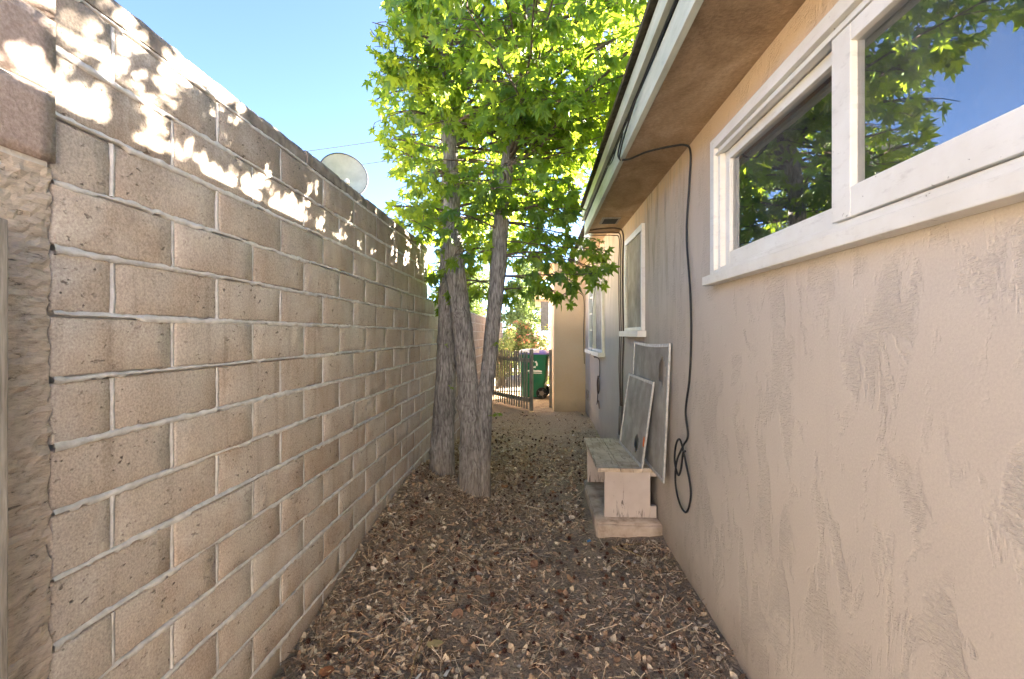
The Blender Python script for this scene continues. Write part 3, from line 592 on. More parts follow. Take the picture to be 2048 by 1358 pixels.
def screen(name, label, org, wdt, hgt, lean, yaw, bow, hole):
    t = thing(name, label, 'screen', org); t.rotation_euler = (0, lean, yaw)
    fw = .022; n = 12
    def rail(z, nm, bw):
        m_ = MB(); vs = []
        for i in range(n + 1):
            y = -wdt / 2 + wdt * i / n; k = bw * (1 - (2 * i / n - 1) ** 2)
            vs += [(-.006 - k * .6, y, z - fw / 2 - k), (.006 - k * .6, y, z - fw / 2 - k), (.006 - k * .6, y, z + fw / 2 - k), (-.006 - k * .6, y, z + fw / 2 - k)]
        m_.add(vs, [(i * 4 + k, i * 4 + (k + 1) % 4, i * 4 + 4 + (k + 1) % 4, i * 4 + 4 + k) for i in range(n) for k in range(4)] + [(3, 2, 1, 0), tuple(n * 4 + k for k in range(4))]); m_.obj(nm, 'alu', t)
    rail(fw / 2, 'bottom_rail', 0); rail(hgt - fw / 2, 'top_rail', bow)
    for s in (-1, 1): MB().box((-.0065, s * wdt / 2 - fw / 2, -.001), (.0065, s * wdt / 2 + fw / 2, hgt + .001)).obj('side_rail', 'alu', t, bevel=.002)
    m_ = MB(); nn = 26; vs = []
    for j in range(nn + 1):
        for i in range(nn + 1):
            y = (-.5 + i / nn) * (wdt - fw); z_ = fw * .6 + (hgt - fw * 1.4) * j / nn - bow * (1 - (2 * i / nn - 1) ** 2) * j / nn
            vs.append((.004 * fbm(y * 5, z_ * 5, hgt, 3) - bow * .6 * (1 - (2 * i / nn - 1) ** 2) * j / nn, y, z_))
    fs = []
    for j in range(nn):
        for i in range(nn):
            u, v_ = (i + .5) / nn, (j + .5) / nn
            if hole and ((u - hole[0]) / hole[2]) ** 2 + ((v_ - hole[1]) / hole[3]) ** 2 < 1 + .5 * fbm(u * 9, v_ * 9, 2, 2): continue
            fs.append((j * (nn + 1) + i, j * (nn + 1) + i + 1, (j + 1) * (nn + 1) + i + 1, (j + 1) * (nn + 1) + i))
    m_.add(vs, fs).obj('mesh', 'screen', t, True); return t
screen('window_screen', 'large grey window screen with bowed top leaning on the house wall', (.838, 3.80, .468), 1.14, .93, .045, 0, .015, (.13, .80, .07, .10))
s_ = screen('window_screen', 'smaller torn grey screen leaning in front of the larger one', (.758, 3.98, .467), .82, .645, .135, R(1.5), .0, (.30, .20, .09, .10))
m_ = MB(); m_.add([(0, -.012, 0), (0, .014, .004), (0, .016, .05), (0, .004, .075), (0, -.014, .05), (.004, -.012, 0), (.004, .014, .004), (.004, .016, .05), (.004, .004, .075), (.004, -.014, .05)], [(0, 1, 2, 3, 4), (9, 8, 7, 6, 5)] + [(i, i + 5, (i + 1) % 5 + 5, (i + 1) % 5) for i in range(5)])
m_.obj('pull_tab', 'orange', s_, loc=(-.014, -.405, .16))

# ------------------------------------------------------------------ gate, fence post, bin
A, B = Vector((-.98, 10.25, 0)), Vector((-.17, 9.08, 0)); dv = (B - A).normalized(); ang = math.atan2(dv.y, dv.x); LG = (B - A).length
gate = thing('picket_gate', 'open grey picket gate swung towards the viewer behind the tree', 'gate', (A.x, A.y, 0)); gate.rotation_euler = (0, 0, ang)
for i in range(16):
    x = .03 + i * (LG - .06) / 15; hh = 1.12 + rr.uniform(-.015, .015)
    o = MB().box((-.021, -.009, .03), (.021, .009, hh)).obj('picket', 'wood', gate, bevel=.003, loc=(x, -.02, rr.uniform(0, .015))); o.rotation_euler = (0, rr.uniform(-.012, .012), 0)
for z in (.16, .92): MB().box((0, -.008, z), (LG, .03, z + .075)).obj('rail', 'wood', gate, bevel=.004)
MB().box((LG - .02, .032, .0), (LG + .04, .085, 1.17)).obj('end_post', 'wood', gate, bevel=.004)
o = MB().box((-.03, -.03, -.1), (.03, .03, 1.15)).obj('fence_post', 'wood', bevel=.004, loc=(.262, 9.6, 0)); tag(o, 'grey fence post standing beside the tan wing wall corner', 'post')
bin_ = thing('wheelie_bin', 'green wheeled rubbish bin with blue lid behind the picket gate', 'bin', (-.06, 11.05, 0)); bin_.rotation_euler = (0, 0, R(-8))
def loft(sections, segs=6, rad=.05):
    m_ = MB(); vs = []; per = 4 * segs
    for (x0, x1, y0, y1, z) in sections:
        r_ = min(rad, (x1 - x0) / 3, (y1 - y0) / 3)
        for (cx_, cy_, a0) in ((x1 - r_, y1 - r_, 0), (x0 + r_, y1 - r_, 90), (x0 + r_, y0 + r_, 180), (x1 - r_, y0 + r_, 270)):
            for k in range(segs): a = R(a0 + 90 * k / (segs - 1)); vs.append((cx_ + r_ * math.cos(a), cy_ + r_ * math.sin(a), z))
    n = len(sections); fs = [(i * per + k, i * per + (k + 1) % per, (i + 1) * per + (k + 1) % per, (i + 1) * per + k) for i in range(n - 1) for k in range(per)]
    fs += [tuple(range(per))[::-1], tuple((n - 1) * per + k for k in range(per))]; return m_.add(vs, fs)
loft([(-.25, .22, -.24, .24, .03), (-.26, .23, -.245, .245, .06), (-.275, .245, -.262, .262, .32), (-.285, .27, -.27, .27, .36), (-.315, .30, -.295, .295, .90), (-.315, .30, -.295, .295, .93)]).obj('body', 'green', bin_)
loft([(-.335, .32, -.315, .315, .93), (-.34, .325, -.32, .32, .95), (-.34, .325, -.32, .32, 1.0)], 6, .06).obj('rim', 'green', bin_)
ld = loft([(-.35, .34, -.33, .33, 1.002), (-.35, .34, -.33, .33, 1.03), (-.30, .28, -.27, .27, 1.075), (-.15, .15, -.15, .15, 1.09)], 6, .07).obj('lid', 'lid', bin_)
loft([(-.33, .16, -.334, .15, 1.04), (-.30, .12, -.30, .10, 1.10), (-.2, .05, -.18, .02, 1.12)], 5, .06).obj('sky_glare', 'lid_glare', ld)  # white cap shaped as the sky's glare on the lid
for s in (-1, 1):
    wq = MB().tube([(0, -.03, 0), (0, -.02, 0), (0, .02, 0), (0, .03, 0)], [.115, .13, .13, .115], 24).obj('wheel', 'rubber', bin_, loc=(.20, s * .275, .13))
    MB().tube([(0, -.036, 0), (0, .036, 0)], .055, 16).obj('hub', 'steel', wq)
    for k in range(5):
        a = k * 2 * math.pi / 5; MB().tube([(.05 * math.cos(a), s * .033, .05 * math.sin(a)), (.10 * math.cos(a), s * .033, .10 * math.sin(a))], .012, 6).obj('spoke', 'shutter', wq)
MB().tube([(.32, -.24, .98), (.40, -.22, .985), (.40, .22, .985), (.32, .24, .98)], .016, 8).obj('handle', 'green', bin_)
yf = lambda z: -.27 - .025 * (z - .36) / .54 - .004
def printed(name, pts): 
    k = len(pts); m_ = MB(); m_.add([(p[0], yf(p[1]) , p[1]) for p in pts] + [(p[0], yf(p[1]) + .006, p[1]) for p in pts], [tuple(range(k)), tuple(range(k, 2 * k))[::-1]] + [(i, i + k, (i + 1) % k + k, (i + 1) % k) for i in range(k)]); m_.obj(name, 'print', bin_)
for k in range(3):     # three chasing arrows around a ring
    a0 = R(90 + k * 120); pts = []
    for t in np.linspace(0, R(78), 7): pts.append((.02 + .085 * math.cos(a0 + t), .78 + .085 * math.sin(a0 + t)))
    pts.append((.02 + .10 * math.cos(a0 + R(80)), .78 + .10 * math.sin(a0 + R(80)))); pts.append((.02 + .065 * math.cos(a0 + R(104)), .78 + .065 * math.sin(a0 + R(104)))); pts.append((.02 + .038 * math.cos(a0 + R(80)), .78 + .038 * math.sin(a0 + R(80))))
    for t in np.linspace(R(78), 0, 7): pts.append((.02 + .052 * math.cos(a0 + t), .78 + .052 * math.sin(a0 + t)))
    printed('recycling_arrow', pts)
printed('printed_band', [(-.16, .612), (.20, .606), (.20, .632), (.12, .650), (.05, .642), (-.02, .664), (-.08, .648), (-.16, .640)]); printed('printed_line', [(-.10, .575), (.20, .572), (.20, .588), (-.10, .592)])

# ------------------------------------------------------------------ dish, wires, poles
dish = thing('satellite_dish', 'cream satellite dish rising above the block wall', 'dish', (-2.86, 6.85, 0))
axis = Vector((.50, -.82, .28)).normalized(); qd = axis.to_track_quat('Z', 'Y').to_matrix().to_4x4(); ctr = Vector((0, 0, 3.70)); DR = .335
m_ = MB(); vs = []; nr, na = 9, 48
for i in range(nr + 1):
    r = DR * i / nr
    for k in range(na):
        a = 2 * math.pi * k / na; vs.append(ctr + qd @ Vector((r * math.cos(a), r * math.sin(a) * 1.06, .16 * (i / nr) ** 2)))
m_.add(vs, [(i * na + k, i * na + (k + 1) % na, (i + 1) * na + (k + 1) % na, (i + 1) * na + k) for i in range(nr) for k in range(na)]); ro = m_.obj('reflector', 'dish', dish, True)
MB().tube([ctr + qd @ Vector((DR * math.cos(a), DR * 1.06 * math.sin(a), .16)) for a in np.linspace(0, 2 * math.pi, 49)], .009, 6, False).obj('rim', 'shutter', dish, True)
MB().tube([ctr + qd @ Vector((0, -.36, .1)), ctr + qd @ Vector((0, -.30, .42))], .014, 8).obj('feed_arm', 'steel', dish); MB().tube([ctr + qd @ Vector((0, -.31, .42)), ctr + qd @ Vector((0, -.22, .36))], .03, 10).obj('feed_horn', 'dish', dish)
MB().tube([ctr - axis * .005, ctr - axis * .10, ctr - axis * .12 + Vector((0, 0, -.15)), (ctr - axis * .12).xy.to_3d() + Vector((0, 0, -.1))], .025, 10).obj('mast', 'steel', dish, True)
# the wires run between two poles
pa, pb_ = Vector((-34, 21, 0)), Vector((-1.74, 18.5, 0))
for p, lb in ((pa, 'wooden utility pole hidden behind the block wall'), (pb_, 'wooden utility pole behind the tree')):
    t = thing('utility_pole', lb, 'pole', tuple(p)); MB().tube([(0, 0, -.3), (0, 0, 10.2)], [.13, .09], 12).obj('shaft', 'pole', t, True); MB().box((-.06, -.9, 9.55), (.06, .9, 9.67)).obj('crossarm', 'pole', t)
for z, sg, lb in ((9.75, 1.1, 'upper thin overhead wire crossing the blue sky'), (8.85, 1.0, 'lower thin overhead wire crossing the blue sky')):
    pts = [pa.lerp(pb_, t) + Vector((0, 0, z - sg * 4 * t * (1 - t))) for t in np.linspace(0, 1, 40)]; tag(MB().tube(pts, .011, 5).obj('overhead_wire', 'wire', None, True), lb, 'wire')

# ------------------------------------------------------------------ tree
tree = thing('sweetgum_tree', 'sweetgum tree with three grey trunks and star shaped green leaves', 'tree', (-.65, 4.15, 0))
tl = Vector((-.65, 4.15, 0))
TR = [([(-.56, 4.08, -.05), (-.562, 4.08, .25), (-.574, 4.09, .675), (-.626, 4.1, 1.32), (-.677, 4.1, 1.75), (-.733, 4.1, 2.27), (-.742, 4.1, 2.83), (-.777, 4.1, 3.39), (-.83, 4.1, 4.0), (-.84, 4.1, 4.6), (-.8, 4.15, 5.8), (-.75, 4.2, 7.6)], [.155, .128, .104, .094, .09, .085, .072, .064, .056, .05, .036, .012]),
      ([(-.87, 4.30, 0), (-.865, 4.30, .4), (-.845, 4.31, .85), (-.828, 4.32, 1.31), (-.822, 4.36, 1.95), (-.835, 4.45, 2.5), (-.88, 4.6, 3.3), (-.95, 4.75, 4.2), (-.95, 4.85, 5.4), (-.9, 4.95, 6.8)], [.145, .118, .104, .096, .086, .075, .06, .05, .034, .01]),
      ([(-.49, 4.07, -.05), (-.475, 4.08, .3), (-.453, 4.1, .89), (-.418, 4.1, 1.21), (-.336, 4.1, 2.05), (-.298, 4.1, 2.62), (-.22, 4.1, 3.14), (-.13, 4.08, 3.67), (-.09, 4.05, 3.95), (.0, 4.0, 4.6), (.1, 4.0, 5.6), (.18, 4.0, 7.2)], [.10, .08, .072, .070, .072, .066, .062, .062, .056, .046, .034, .01])]
paths = []
for ti, (pts, rad) in enumerate(TR):
    n = 150; P = spline(pts, n); rs = [.92 * float(np.interp(i / n * (len(rad) - 1), range(len(rad)), rad)) for i in range(n + 1)]
    knots = [(rnd.uniform(.1, .62) * n, rnd.uniform(0, 26), rnd.uniform(.08, .20)) for _ in range(34)]
    def jit(i, k, ti=ti, knots=knots):
        v = 1 + .035 * fbm(k * .9 + ti * 9, i * .18, 3, 3) + .03 * fbm(math.cos(k * .24) * 2, math.sin(k * .24) * 2, i * .1 + ti, 3)
        for ki, kk, a in knots:
            d = abs(k - kk); d = min(d, 26 - d); v += a * math.exp(-((i - ki) / .8) ** 2 - (d / 2.6) ** 2)
        if i < 14: v += (14 - i) / 14 * .14 * max(0, math.cos(k * 2 * math.pi / 26 * 4 + ti))
        return v
    o = MB().tube([p - tl for p in P], rs, 26, True, jit).obj('trunk', 'bark', tree, True); paths.append((P, rs))
# leaf shapes: five pointed lobes
def leaf_shape(seed):
    r = random.Random(seed); tips = [(90, 1.0), (38, .92), (142, .92), (-22, .66), (202, .66)]; tips.sort(key=lambda t: -t[0]); out = []
    bend = r.uniform(.05, .34); fold = r.uniform(-.16, .22)
    def P(a, d):
        x, y = d * math.cos(R(a)), d * math.sin(R(a)); return (x, y + .12, -bend * (x * x + y * y) + fold * abs(x))
    order = [(-22, .66), (38, .92), (90, 1.0), (142, .92), (202, .66)]; vs = [(0, .12, 0)]
    for i, (a, d) in enumerate(order):
        d *= r.uniform(.9, 1.08); a += r.uniform(-5, 5)
        vs += [P(a - 17, d * .60), P(a, d), P(a + 17, d * .60)]
        if i < 4: na = order[i + 1][0]; vs.append(P((a + na) / 2, .40))
    vs.append(P(270, .07)); k = len(vs)
    fs = [(0, i, i + 1) for i in range(1, k - 1)] + [(0, k - 1, 1)]
    vs += [(-.012, .10, 0), (.012, .10, 0), (.01, -.45, -.06), (-.01, -.45, -.06)]; fs.append((k, k + 1, k + 2, k + 3)[::-1])
    return np.array(vs) , fs
SH = [leaf_shape(i) for i in range(7)]
leaves = []     # (position of petiole end, matrix3, size)
branches = []
def ok(p):
    if p.x > EAVE_X - .15 and p.z < SOF + .42 + max(0, p.x - EAVE_X) * .31: return p.y < 5.6 and p.x < .66 and 1.9 < p.z < SOF - .1 and p.y > 3.5
    if p.x < WX + .08 and p.z < 2.38 and p.y < 4.85: return False
    if p.x < WX + .08 and p.z < 1.9: return False
    if p.x < float(np.interp(p.y, [2, 3, 4.1], [-.6, -.98, -1.42])) - .1 * math.sin(p.z * 4): return False
    if p.z < 1.5: return False
    if p.y < 1.9 or (p.y < 2.7 and p.z < 2.75): return False
    return True
def leaf_at(p, d, size):
    # blade hangs: tip direction down/outwards, normal tends outwards-up
    tip = (d * rnd.uniform(.3, 1.0) + Vector((rnd.gauss(0, .45), rnd.gauss(0, .45), -rnd.uniform(.15, 1.25)))).normalized()
    nrm = Vector((rnd.gauss(0, .55), rnd.gauss(0, .55) - .15, rnd.uniform(.1, 1.0))); nrm = (nrm - tip * nrm.dot(tip))
    if nrm.length < .1: return
    nrm.normalize(); side = tip.cross(nrm); leaves.append((p, Matrix((side, tip, nrm)).transposed(), size))
def add_branch(o, az, el, L, r0, droop=.055, tw=.092):
    d = Vector((math.cos(az) * math.cos(el), math.sin(az) * math.cos(el), math.sin(el))); n = 11; pts = [o.copy()]; p = o.copy(); b = MB(); cut = n
    for i in range(n):
        d = (d + Vector((rnd.gauss(0, .10), rnd.gauss(0, .10), -droop + rnd.gauss(0, .05)))).normalized(); p = p + d * (L / n)
        if i > 1 and not ok(p): break
        pts.append(p.copy())
    if len(pts) < 4: return
    n = len(pts) - 1; b.tube([q - tl for q in pts], [r0 * (1 - .85 * i / n) for i in range(n + 1)], 6)
    Lr = (pts[-1] - pts[0]).length; nt_ = max(4, int(Lr / tw))
    for k in range(nt_):
        u = .16 + .84 * (k + rnd.random()) / nt_; f_ = min(u * n, n - 1e-3); i = int(f_); q = pts[i].lerp(pts[i + 1], f_ - i); bd = (pts[i + 1] - pts[i]).normalized()
        sd_ = bd.cross(Vector((0, 0, 1))).normalized() * rnd.choice((-1, 1)); td = (bd * rnd.uniform(.3, .9) + sd_ * rnd.uniform(.3, 1) + Vector((0, 0, rnd.uniform(-.5, .45)))).normalized(); tlg = rnd.uniform(.10, .34) * (1.15 - .5 * u)
        tp = [q]
        for s in range(4): td = (td + Vector((rnd.gauss(0, .12), rnd.gauss(0, .12), -.08))).normalized(); tp.append(tp[-1] + td * tlg / 4)
        if not ok(tp[-1]): continue
        b.tube([v - tl for v in tp], [.0035, .003, .0025, .002, .0015], 4, False)
        for s in range(rnd.randint(4, 7)):
            t = rnd.uniform(.25, 1) * 4; j = min(int(t), 3); lp = tp[j].lerp(tp[j + 1], t - j)
            ld_ = (td + Vector((rnd.gauss(0, .6), rnd.gauss(0, .6), rnd.gauss(0, .3)))).normalized(); lp = lp + ld_ * .03
            if ok(lp + ld_ * .05): leaf_at(lp, ld_, rnd.choice((1, 1, 1, .8, .6, .45)) * rnd.uniform(.058, .090))
    b.obj('branch', 'twig', tree)
for ti, (P, rs) in enumerate(paths):
    zz = 1.75 + rnd.random() * .2; top = P[-1].z - .1; az = rnd.uniform(0, 6.28)
    while zz < top:
        i = min(range(len(P)), key=lambda k: abs(P[k].z - zz)); az += 2.4 + rnd.uniform(-.6, .6)
        L = float(np.interp(zz, [1.7, 2.3, 3.0, 4.0, 5.2, 6.2, 7.5], [.65, 1.0, 1.35, 1.7, 1.6, 1.1, .3])) * rnd.uniform(.7, 1.15)
        cxx, cyy = math.cos(az), math.sin(az)
        if cxx < 0: L *= 1 - .45 * abs(cxx)
        if cxx > 0 and zz > 2.6: L *= 1 + .75 * cxx
        if cyy < -.2 and zz < 2.95 and rnd.random() < .75: zz += .05; continue
        if cyy < 0 and zz > 2.7: L *= 1 + .35 * abs(cyy)
        add_branch(P[i], az, rnd.uniform(.1, .6), L, .007 + .008 * min(1, L / 1.5)); zz += rnd.uniform(.032, .075)
for k in range(18):      # long limbs reaching over the roof
    P, rs = paths[2] if k % 3 else paths[0]; zz = rnd.uniform(2.85, 4.1); i = min(range(len(P)), key=lambda q: abs(P[q].z - zz))
    add_branch(P[i], rnd.uniform(-1.15, 1.0), rnd.uniform(.0, .28), rnd.uniform(1.7, 3.0), .014, .012, .085)
for k in range(17):
    P, rs = paths[2]; zz = rnd.uniform(2.8, 3.5); i = min(range(len(P)), key=lambda q: abs(P[q].z - zz))
    add_branch(P[i], rnd.uniform(-1.35, -.35), rnd.uniform(.0, .25), rnd.uniform(1.7, 2.7), .013, .012, .085)
for k in range(8):
    P, rs = paths[k % 2]; zz = rnd.uniform(2.95, 4.0); i = min(range(len(P)), key=lambda q: abs(P[q].z - zz))
    add_branch(P[i], rnd.uniform(-2.15, -1.25), rnd.uniform(.05, .35), rnd.uniform(1.1, 1.9), .011, .03, .075)
for k in range(12):       # low sprays beside and behind the trunks
    P, rs = paths[1]; zz = rnd.uniform(1.7, 2.7); i = min(range(len(P)), key=lambda q: abs(P[q].z - zz))
    add_branch(P[i], rnd.uniform(1.6, 3.6), rnd.uniform(-.1, .4), rnd.uniform(.5, .95), .007, .05, .06)
for k in range(6):       # sprays reaching under the eave towards the wing
    P, rs = paths[2]; zz = rnd.uniform(1.95, 2.65); i = min(range(len(P)), key=lambda q: abs(P[q].z - zz))
    add_branch(P[i], rnd.uniform(-.3, .45), rnd.uniform(-.05, .3), rnd.uniform(.8, 1.2), .008, .04, .06)
for k in range(5):
    P, rs = paths[k % 3]; zz = rnd.uniform(2.3, 2.9); i = min(range(len(P)), key=lambda q: abs(P[q].z - zz))
    add_branch(P[i], rnd.uniform(-2.2, -1.0), rnd.uniform(.0, .3), rnd.uniform(.4, .8), .006, .05, .06)
print("leaves", len(leaves))
# the leaves that show largest are single objects, the rest one mass
def vis(l):
    p = l[0]; dxy = p.y; u = (p.x) / max(p.y, .1)
    inside = -.5 < u + .0 < .4 and (p.z - 1.46) / max(p.y, .1) < .74
    return (p - cam_o.location).length + (0 if inside else 50)
leaves.sort(key=vis); lm = [MB().add(v, f).mesh('leaf', 'leaf') for v, f in SH]
big = MB(); bv = []; bf = []; off = 0
for i, (p, mx, s) in enumerate(leaves):
    k = rnd.randrange(7)
    if i < 300:
        o = link('leaf', lm[k], tree); o.matrix_local = Matrix.Translation(p - tl + mx @ Vector((0, .45 * s, 0))) @ (mx * s).to_4x4()
    else:
        v, f = SH[k]; a = (v + np.array([0, .45, 0])) * s @ np.array(mx).T + np.array(p - tl); bv.append(a); bf += [tuple(j + off for j in q) for q in f]; off += len(v)
big.v = np.concatenate(bv).tolist(); big.f = bf; tag(big.obj('foliage', 'leaf', tree), None, None, kind='stuff')
# small shoots low on the trunks
for (x, y, z, dx, n) in ((-.43, 3.98, .78, .1, 5), (-.80, 4.19, 1.35, 0, 2), (-.75, 4.18, .98, 0, 2), (-.41, 4.0, 1.36, .05, 3)):
    m_ = MB(); sp = Vector((x, y, z)); e = sp + Vector((dx, -.07, .02)); m_.tube([sp + Vector((0, .08, -.02)) - tl, e - tl], .003, 4)
    for i in range(n):
        v, f = SH[i % 7]; s = rnd.uniform(.022, .04); mx = Euler((rnd.uniform(-.6, .6), rnd.uniform(-.6, .6), rnd.uniform(0, 6.28))).to_matrix(); a = (v + np.array([0, .3, 0])) * s @ np.array(mx).T + np.array(e - tl); m_.add(a.tolist(), f)
    m_.obj('shoot', 'leaf', tree)

# ------------------------------------------------------------------ bushes and far trees
def bush(name, label, cat, c, rad, n, sz, mat, fl, seed, group=None, stem=True):
    r = random.Random(seed); t = thing(name, label, cat, (c[0], c[1], 0), group); mbl, mbf = MB(), MB()
    cl = [(Vector((r.gauss(0, .5) * rad[0], r.gauss(0, .5) * rad[1], c[2] + r.gauss(0, .45) * rad[2])), r.uniform(.25, .5)) for _ in range(26)]
    for i in range(n):
        q, cr = r.choice(cl); d = Vector((r.gauss(0, 1), r.gauss(0, 1), r.gauss(0, 1))).normalized() * cr * r.uniform(.6, 1.1) * rad[0]; p = q + d
        if p.z < .05: continue
        e = Euler((r.uniform(0, 6.28), r.uniform(0, 6.28), r.uniform(0, 6.28))).to_matrix(); s = sz * r.uniform(.6, 1.3)
        tgt = mbf if r.random() < fl and d.normalized().z > -.2 else mbl
        tgt.add([p + e @ Vector(v) * s for v in ((0, -1, 0), (.45, 0, .1), (0, 1, 0), (-.45, 0, .1))], [(0, 1, 2), (0, 2, 3)])
    tag(mbl.obj('foliage', mat, t), None, None, kind='stuff')
    if mbf.f: tag(mbf.obj('flowers', 'flower', t), None, None, kind='stuff')
    if stem:
        for k in range(5): a = r.uniform(0, 6.28); MB().tube([(math.cos(a) * .08, math.sin(a) * .08, -.1), (math.cos(a) * .3 * rad[0], math.sin(a) * .3 * rad[1], c[2] * .6), (math.cos(a) * .6 * rad[0], math.sin(a) * .6 * rad[1], c[2])], [.03, .025, .01], 6).obj('stem', 'twig', t)
    return t
bush('flowering_bush', 'bush with pink and orange flowers behind the green bin', 'bush', (-.35, 14.2, 1.1), (.75, .7, .62), 5200, .05, 'bushleaf', .22, 3)
bush('leafy_bush', 'pale green bush left of the flowering bush behind the gate', 'bush', (-1.0, 13.2, .75), (.5, .6, .6), 3000, .045, 'bushleaf', .03, 4)
def far_tree(label, x, y, h, rad, seed):
    r = random.Random(seed); t = thing('far_tree', label, 'tree', (x, y, 0), 'trees far beyond the gate'); MB().tube([(0, 0, -.3), (.1, 0, h * .4), (.0, .1, h * .75)], [.2, .14, .05], 10).obj('trunk', 'pole', t, True)
    m_ = MB(); cl = [(Vector((r.gauss(0, .5) * rad, r.gauss(0, .5) * rad, h * .62 + r.gauss(0, .2) * h)), r.uniform(.25, .45) * rad) for _ in range(30)]
    for i in range(9000):
        q, cr = r.choice(cl); p = q + Vector((r.gauss(0, 1), r.gauss(0, 1), r.gauss(0, 1))).normalized() * cr * r.uniform(.4, 1.05); e = Euler((r.uniform(0, 6.28), r.uniform(0, 6.28), r.uniform(0, 6.28))).to_matrix(); s = r.uniform(.06, .13)
        m_.add([p + e @ Vector(v) * s for v in ((0, -1, 0), (.45, 0, .1), (0, 1, 0), (-.45, 0, .1))], [(0, 1, 2), (0, 2, 3)])
    tag(m_.obj('crown', 'grass', t), None, None, kind='stuff')
far_tree('sparse tree far behind the flowering bush', -.6, 24, 4.6, 1.5, 21); far_tree('taller tree far behind the block wall', -4.6, 30, 6.0, 2.0, 22)

# ------------------------------------------------------------------ litter
lr = random.Random(77)
def free(x, y):
    if .38 < x < HX and 3.42 < y < 4.58: return False
    return WX + .015 < x < HX - .015
lit = MB()
def litter_piece(x, y, s, kind):
    z = gh(x, y) + lr.uniform(.001, .010); e = Euler((lr.gauss(0, .5), lr.gauss(0, .5), lr.uniform(0, 6.28))).to_matrix(); c = Vector((x, y, z))
    if kind == 0:      # flat chip
        w_ = s * lr.uniform(.22, .7); vs = [(-s, -w_ * .6, 0), (s * .2, -w_, .15 * s), (s, w_ * .2, 0), (s * .1, w_, .25 * s), (-s * .8, w_ * .5, .1 * s)]; fs = [(0, 1, 3, 4), (1, 2, 3)]
    elif kind == 1:    # curled leaf piece
        k = lr.uniform(.3, .8); vs = [(-s, 0, k * s), (-s * .4, -s * .6, .1 * s), (-s * .3, s * .6, .15 * s), (0, -s * .1, 0), (s * .5, -s * .5, .25 * s), (s * .5, s * .55, .2 * s), (s * 1.1, 0, k * s * .9)]; fs = [(0, 1, 3), (0, 3, 2), (1, 4, 3), (2, 3, 5), (3, 4, 6), (3, 6, 5)]
    else:              # stalk
        L = s * lr.uniform(1.5, 4); t = lr.uniform(.0008, .002); vs = [(-L, -t, 0), (0, -t, L * .08), (L, -t, 0), (-L, t, 0), (0, t, L * .08), (L, t, 0), (-L, 0, t * 1.6), (0, 0, L * .08 + t * 1.6), (L, 0, t * 1.6)]; fs = [(0, 1, 7, 6), (1, 2, 8, 7), (6, 7, 4, 3), (7, 8, 5, 4)]
    lit.add([c + e @ Vector(v) for v in vs], fs)
n = 0
while n < 42000:
    y = .7 + 8.3 * lr.random() ** 1.35; x = lr.uniform(WX, HX)
    dens = float(np.interp(y, [.7, 5.2, 6.2, 7.5, 9], [1, .95, .45, .10, .05]))
    if y < 3 and x > .25: dens *= .7
    dens *= 1 + .8 * math.exp(-((x - WX) / .22) ** 2) + .7 * math.exp(-((x + .7) ** 2 + (y - 4.0) ** 2) / .5) - .4 * math.exp(-((x - .25) / .35) ** 2)
    dens *= .45 + 1.1 * max(0, min(1, .5 + 1.3 * fbm(x * 2.2, y * 1.4, 31, 3)))
    if lr.random() * 1.6 > dens or not free(x, y): continue
    kind = lr.choices((0, 1, 2), (3.2, 4, 3.2))[0]; s = lr.choices((lr.uniform(.004, .010), lr.uniform(.010, .020), lr.uniform(.018, .03)), (7, 4, .7))[0]
    if y > 4.5: s *= 1.25
    litter_piece(x, y, s, kind); n += 1
o = lit.obj('leaf_litter', 'litter'); tag(o, 'layer of crumbled brown leaves bark and stalks over the dirt', 'litter', kind='stuff')
# seed balls
sb = MB(); bm = bmesh.new(); bmesh.ops.create_icosphere(bm, subdivisions=1, radius=.0105); sb.add([v.co.copy() for v in bm.verts], [tuple(v.index for v in f.verts) for f in bm.faces]); bm.free()
for i in range(34):
    zq = 1 - 2 * (i + .5) / 34; a = i * 2.39996; d = Vector((math.cos(a) * math.sqrt(1 - zq * zq), math.sin(a) * math.sqrt(1 - zq * zq), zq)); u = d.orthogonal().normalized(); v_ = d.cross(u); c0 = d * .0095
    tip = d * lr.uniform(.0155, .019) + u * lr.uniform(-.002, .002); sb.add([c0 + u * .0028, c0 - u * .0014 + v_ * .0024, c0 - u * .0014 - v_ * .0024, tip], [(0, 1, 3), (1, 2, 3), (2, 0, 3)])
sbm = sb.mesh('seed_ball', 'gumball'); cnt = 0; used = []
while cnt < 280:
    y = 1.25 + 5.6 * lr.random() ** 1.25; x = lr.uniform(WX + .05, HX - .05)
    if not free(x, y) or (x + .56) ** 2 + (y - 4.1) ** 2 < .06 or (x + .87) ** 2 + (y - 4.3) ** 2 < .05 or any((x - a) ** 2 + (y - b) ** 2 < .0016 for a, b in used): continue
    s = lr.uniform(.75, 1.15); o = link('seed_ball', sbm, None, (x, y, gh(x, y) + .012 * s), (lr.uniform(0, 6), lr.uniform(0, 6), lr.uniform(0, 6))); o.scale = (s, s, s); used.append((x, y)); cnt += 1
    tag(o, 'spiky dark brown seed ball lying on the leaf litter', 'seed ball', 'seed balls scattered on the ground')
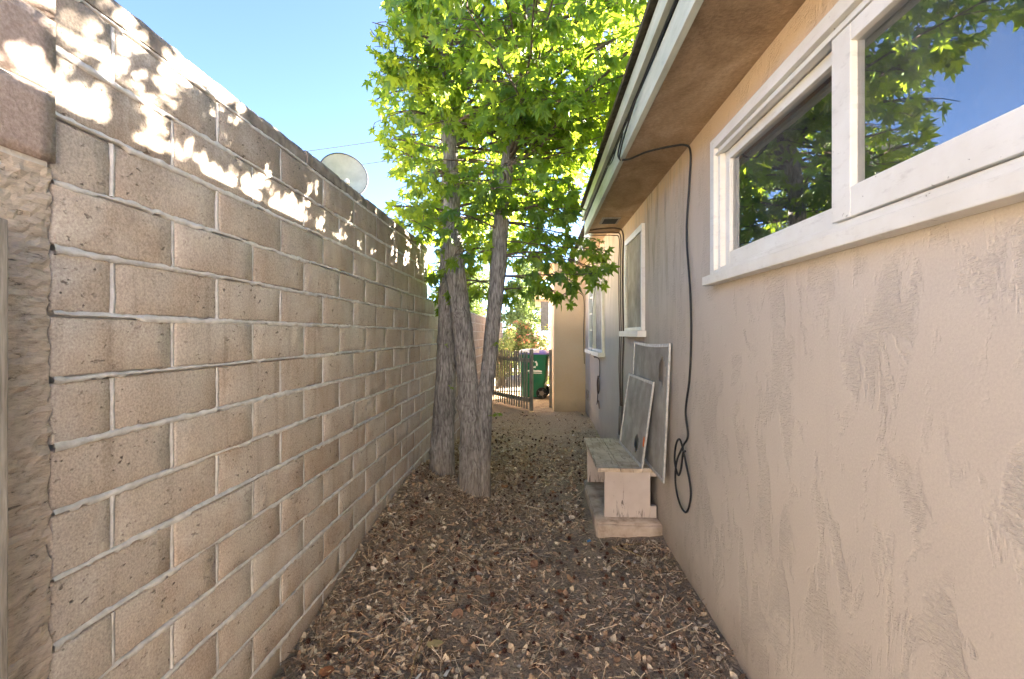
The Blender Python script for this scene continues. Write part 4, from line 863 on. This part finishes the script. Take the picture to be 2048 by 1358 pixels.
# larger dry leaves
def dry_mesh(seed):
    r = random.Random(seed); v, f = SH[seed % 7]; vs = [(a[0] * 1.0, a[1], .25 * (a[0] ** 2) * r.uniform(.2, 1.6) + .25 * (a[1] - .3) ** 2 * r.uniform(0, 1.4) + r.uniform(-.05, .05)) for a in v]; return MB().add(vs, f).mesh('fallen_leaf', 'dryleaf', True)
def blob_mesh(seed):
    r = random.Random(seed); k = 9; vs = [(0, 0, 0)] + [(math.cos(6.283 * i / k) * r.uniform(.7, 1.05), math.sin(6.283 * i / k) * r.uniform(.5, .85), r.uniform(.05, .45)) for i in range(k)]; return MB().add(vs, [(0, 1 + i, 1 + (i + 1) % k) for i in range(k)]).mesh('fallen_leaf', 'dryleaf', True)
dm = [dry_mesh(i) for i in range(5)] + [blob_mesh(i) for i in range(4)]; cnt = 0
while cnt < 150:
    y = 1.2 + 3.6 * lr.random() ** 1.1; x = lr.uniform(WX + .05, HX - .08)
    if x > .2 and lr.random() < .55: continue
    if not free(x, y) or (x + .56) ** 2 + (y - 4.1) ** 2 < .06 or (x + .87) ** 2 + (y - 4.3) ** 2 < .05: continue
    s = lr.uniform(.018, .044); o = link('fallen_leaf', dm[lr.randrange(9)], None, (x, y, gh(x, y) + .006), (lr.gauss(0, .25), lr.gauss(0, .25), lr.uniform(0, 6.28))); o.scale = (s, s, s); cnt += 1
    tag(o, 'dry curled reddish brown leaf lying on the litter', 'leaf', 'dry leaves scattered on the ground')
def lay(mb_, name, mat, x, y, rz, label, cat, dz=.008):
    o = mb_.obj(name, mat, None, True, loc=(x, y, gh(x, y) + dz)); o.rotation_euler = (0, 0, rz); return tag(o, label, cat)
k = 12; lay(MB().add([(0, 0, .004)] + [(.042 * math.cos(6.283 * i / k) * (1 + .12 * math.sin(i * 5)), .028 * math.sin(6.283 * i / k), .004 + .003 * math.sin(i * 3)) for i in range(k)], [(0, 1 + i, 1 + (i + 1) % k) for i in range(k)]), 'yellow_leaf', 'yellowleaf', -.475, 2.18, .2, 'pale yellow rounded leaf on the litter in the foreground', 'leaf', .014)
lay(MB().tube([(0, -.2, .0), (.004, -.05, .012), (-.004, .08, .014), (.003, .2, .008)], .0028, 5), 'straw_stalk', 'straw', -.53, 2.0, .05, 'long upright straw coloured stalk in the foreground litter', 'stalk', .012)
lay(MB().box((-.006, -.028, 0), (.008, .03, .003)), 'pale_chip', 'paper', -.385, 2.02, -.2, 'pale oblong chip right of the yellow leaf', 'chip', .014)
lay(MB().add([(-.004, -.018, 0), (.005, -.014, 0), (.007, .012, .003), (.0, .022, .006), (-.004, .004, .004)], [(0, 1, 2, 3, 4)]), 'white_scrap', 'paper', -.50, 1.98, -.4, 'tiny bright white scrap below the yellow leaf', 'scrap', .016)
lay(MB().tube([(-.13, 0, 0), (0, .004, .01), (.12, -.01, .004)], .003, 5), 'straw_stalk', 'straw', .60, 3.34, .35, 'pale straw stalk lying in front of the concrete slab', 'stalk', .012)
lay(MB().tube([(-.10, 0, 0), (0, .008, .008), (.11, .0, .004)], .004, 5), 'straw_stalk', 'straw', .62, 3.24, -.75, 'second straw stalk slanting away from the slab corner', 'stalk', .012)
lay(MB().add([(-.014, -.01, 0), (.016, -.008, .004), (.012, .014, .008), (-.01, .012, .004)], [(0, 1, 2, 3)]), 'blue_scrap', 'blue', .36, 3.38, .3, 'small blue scrap beside the slab corner', 'scrap', .012)
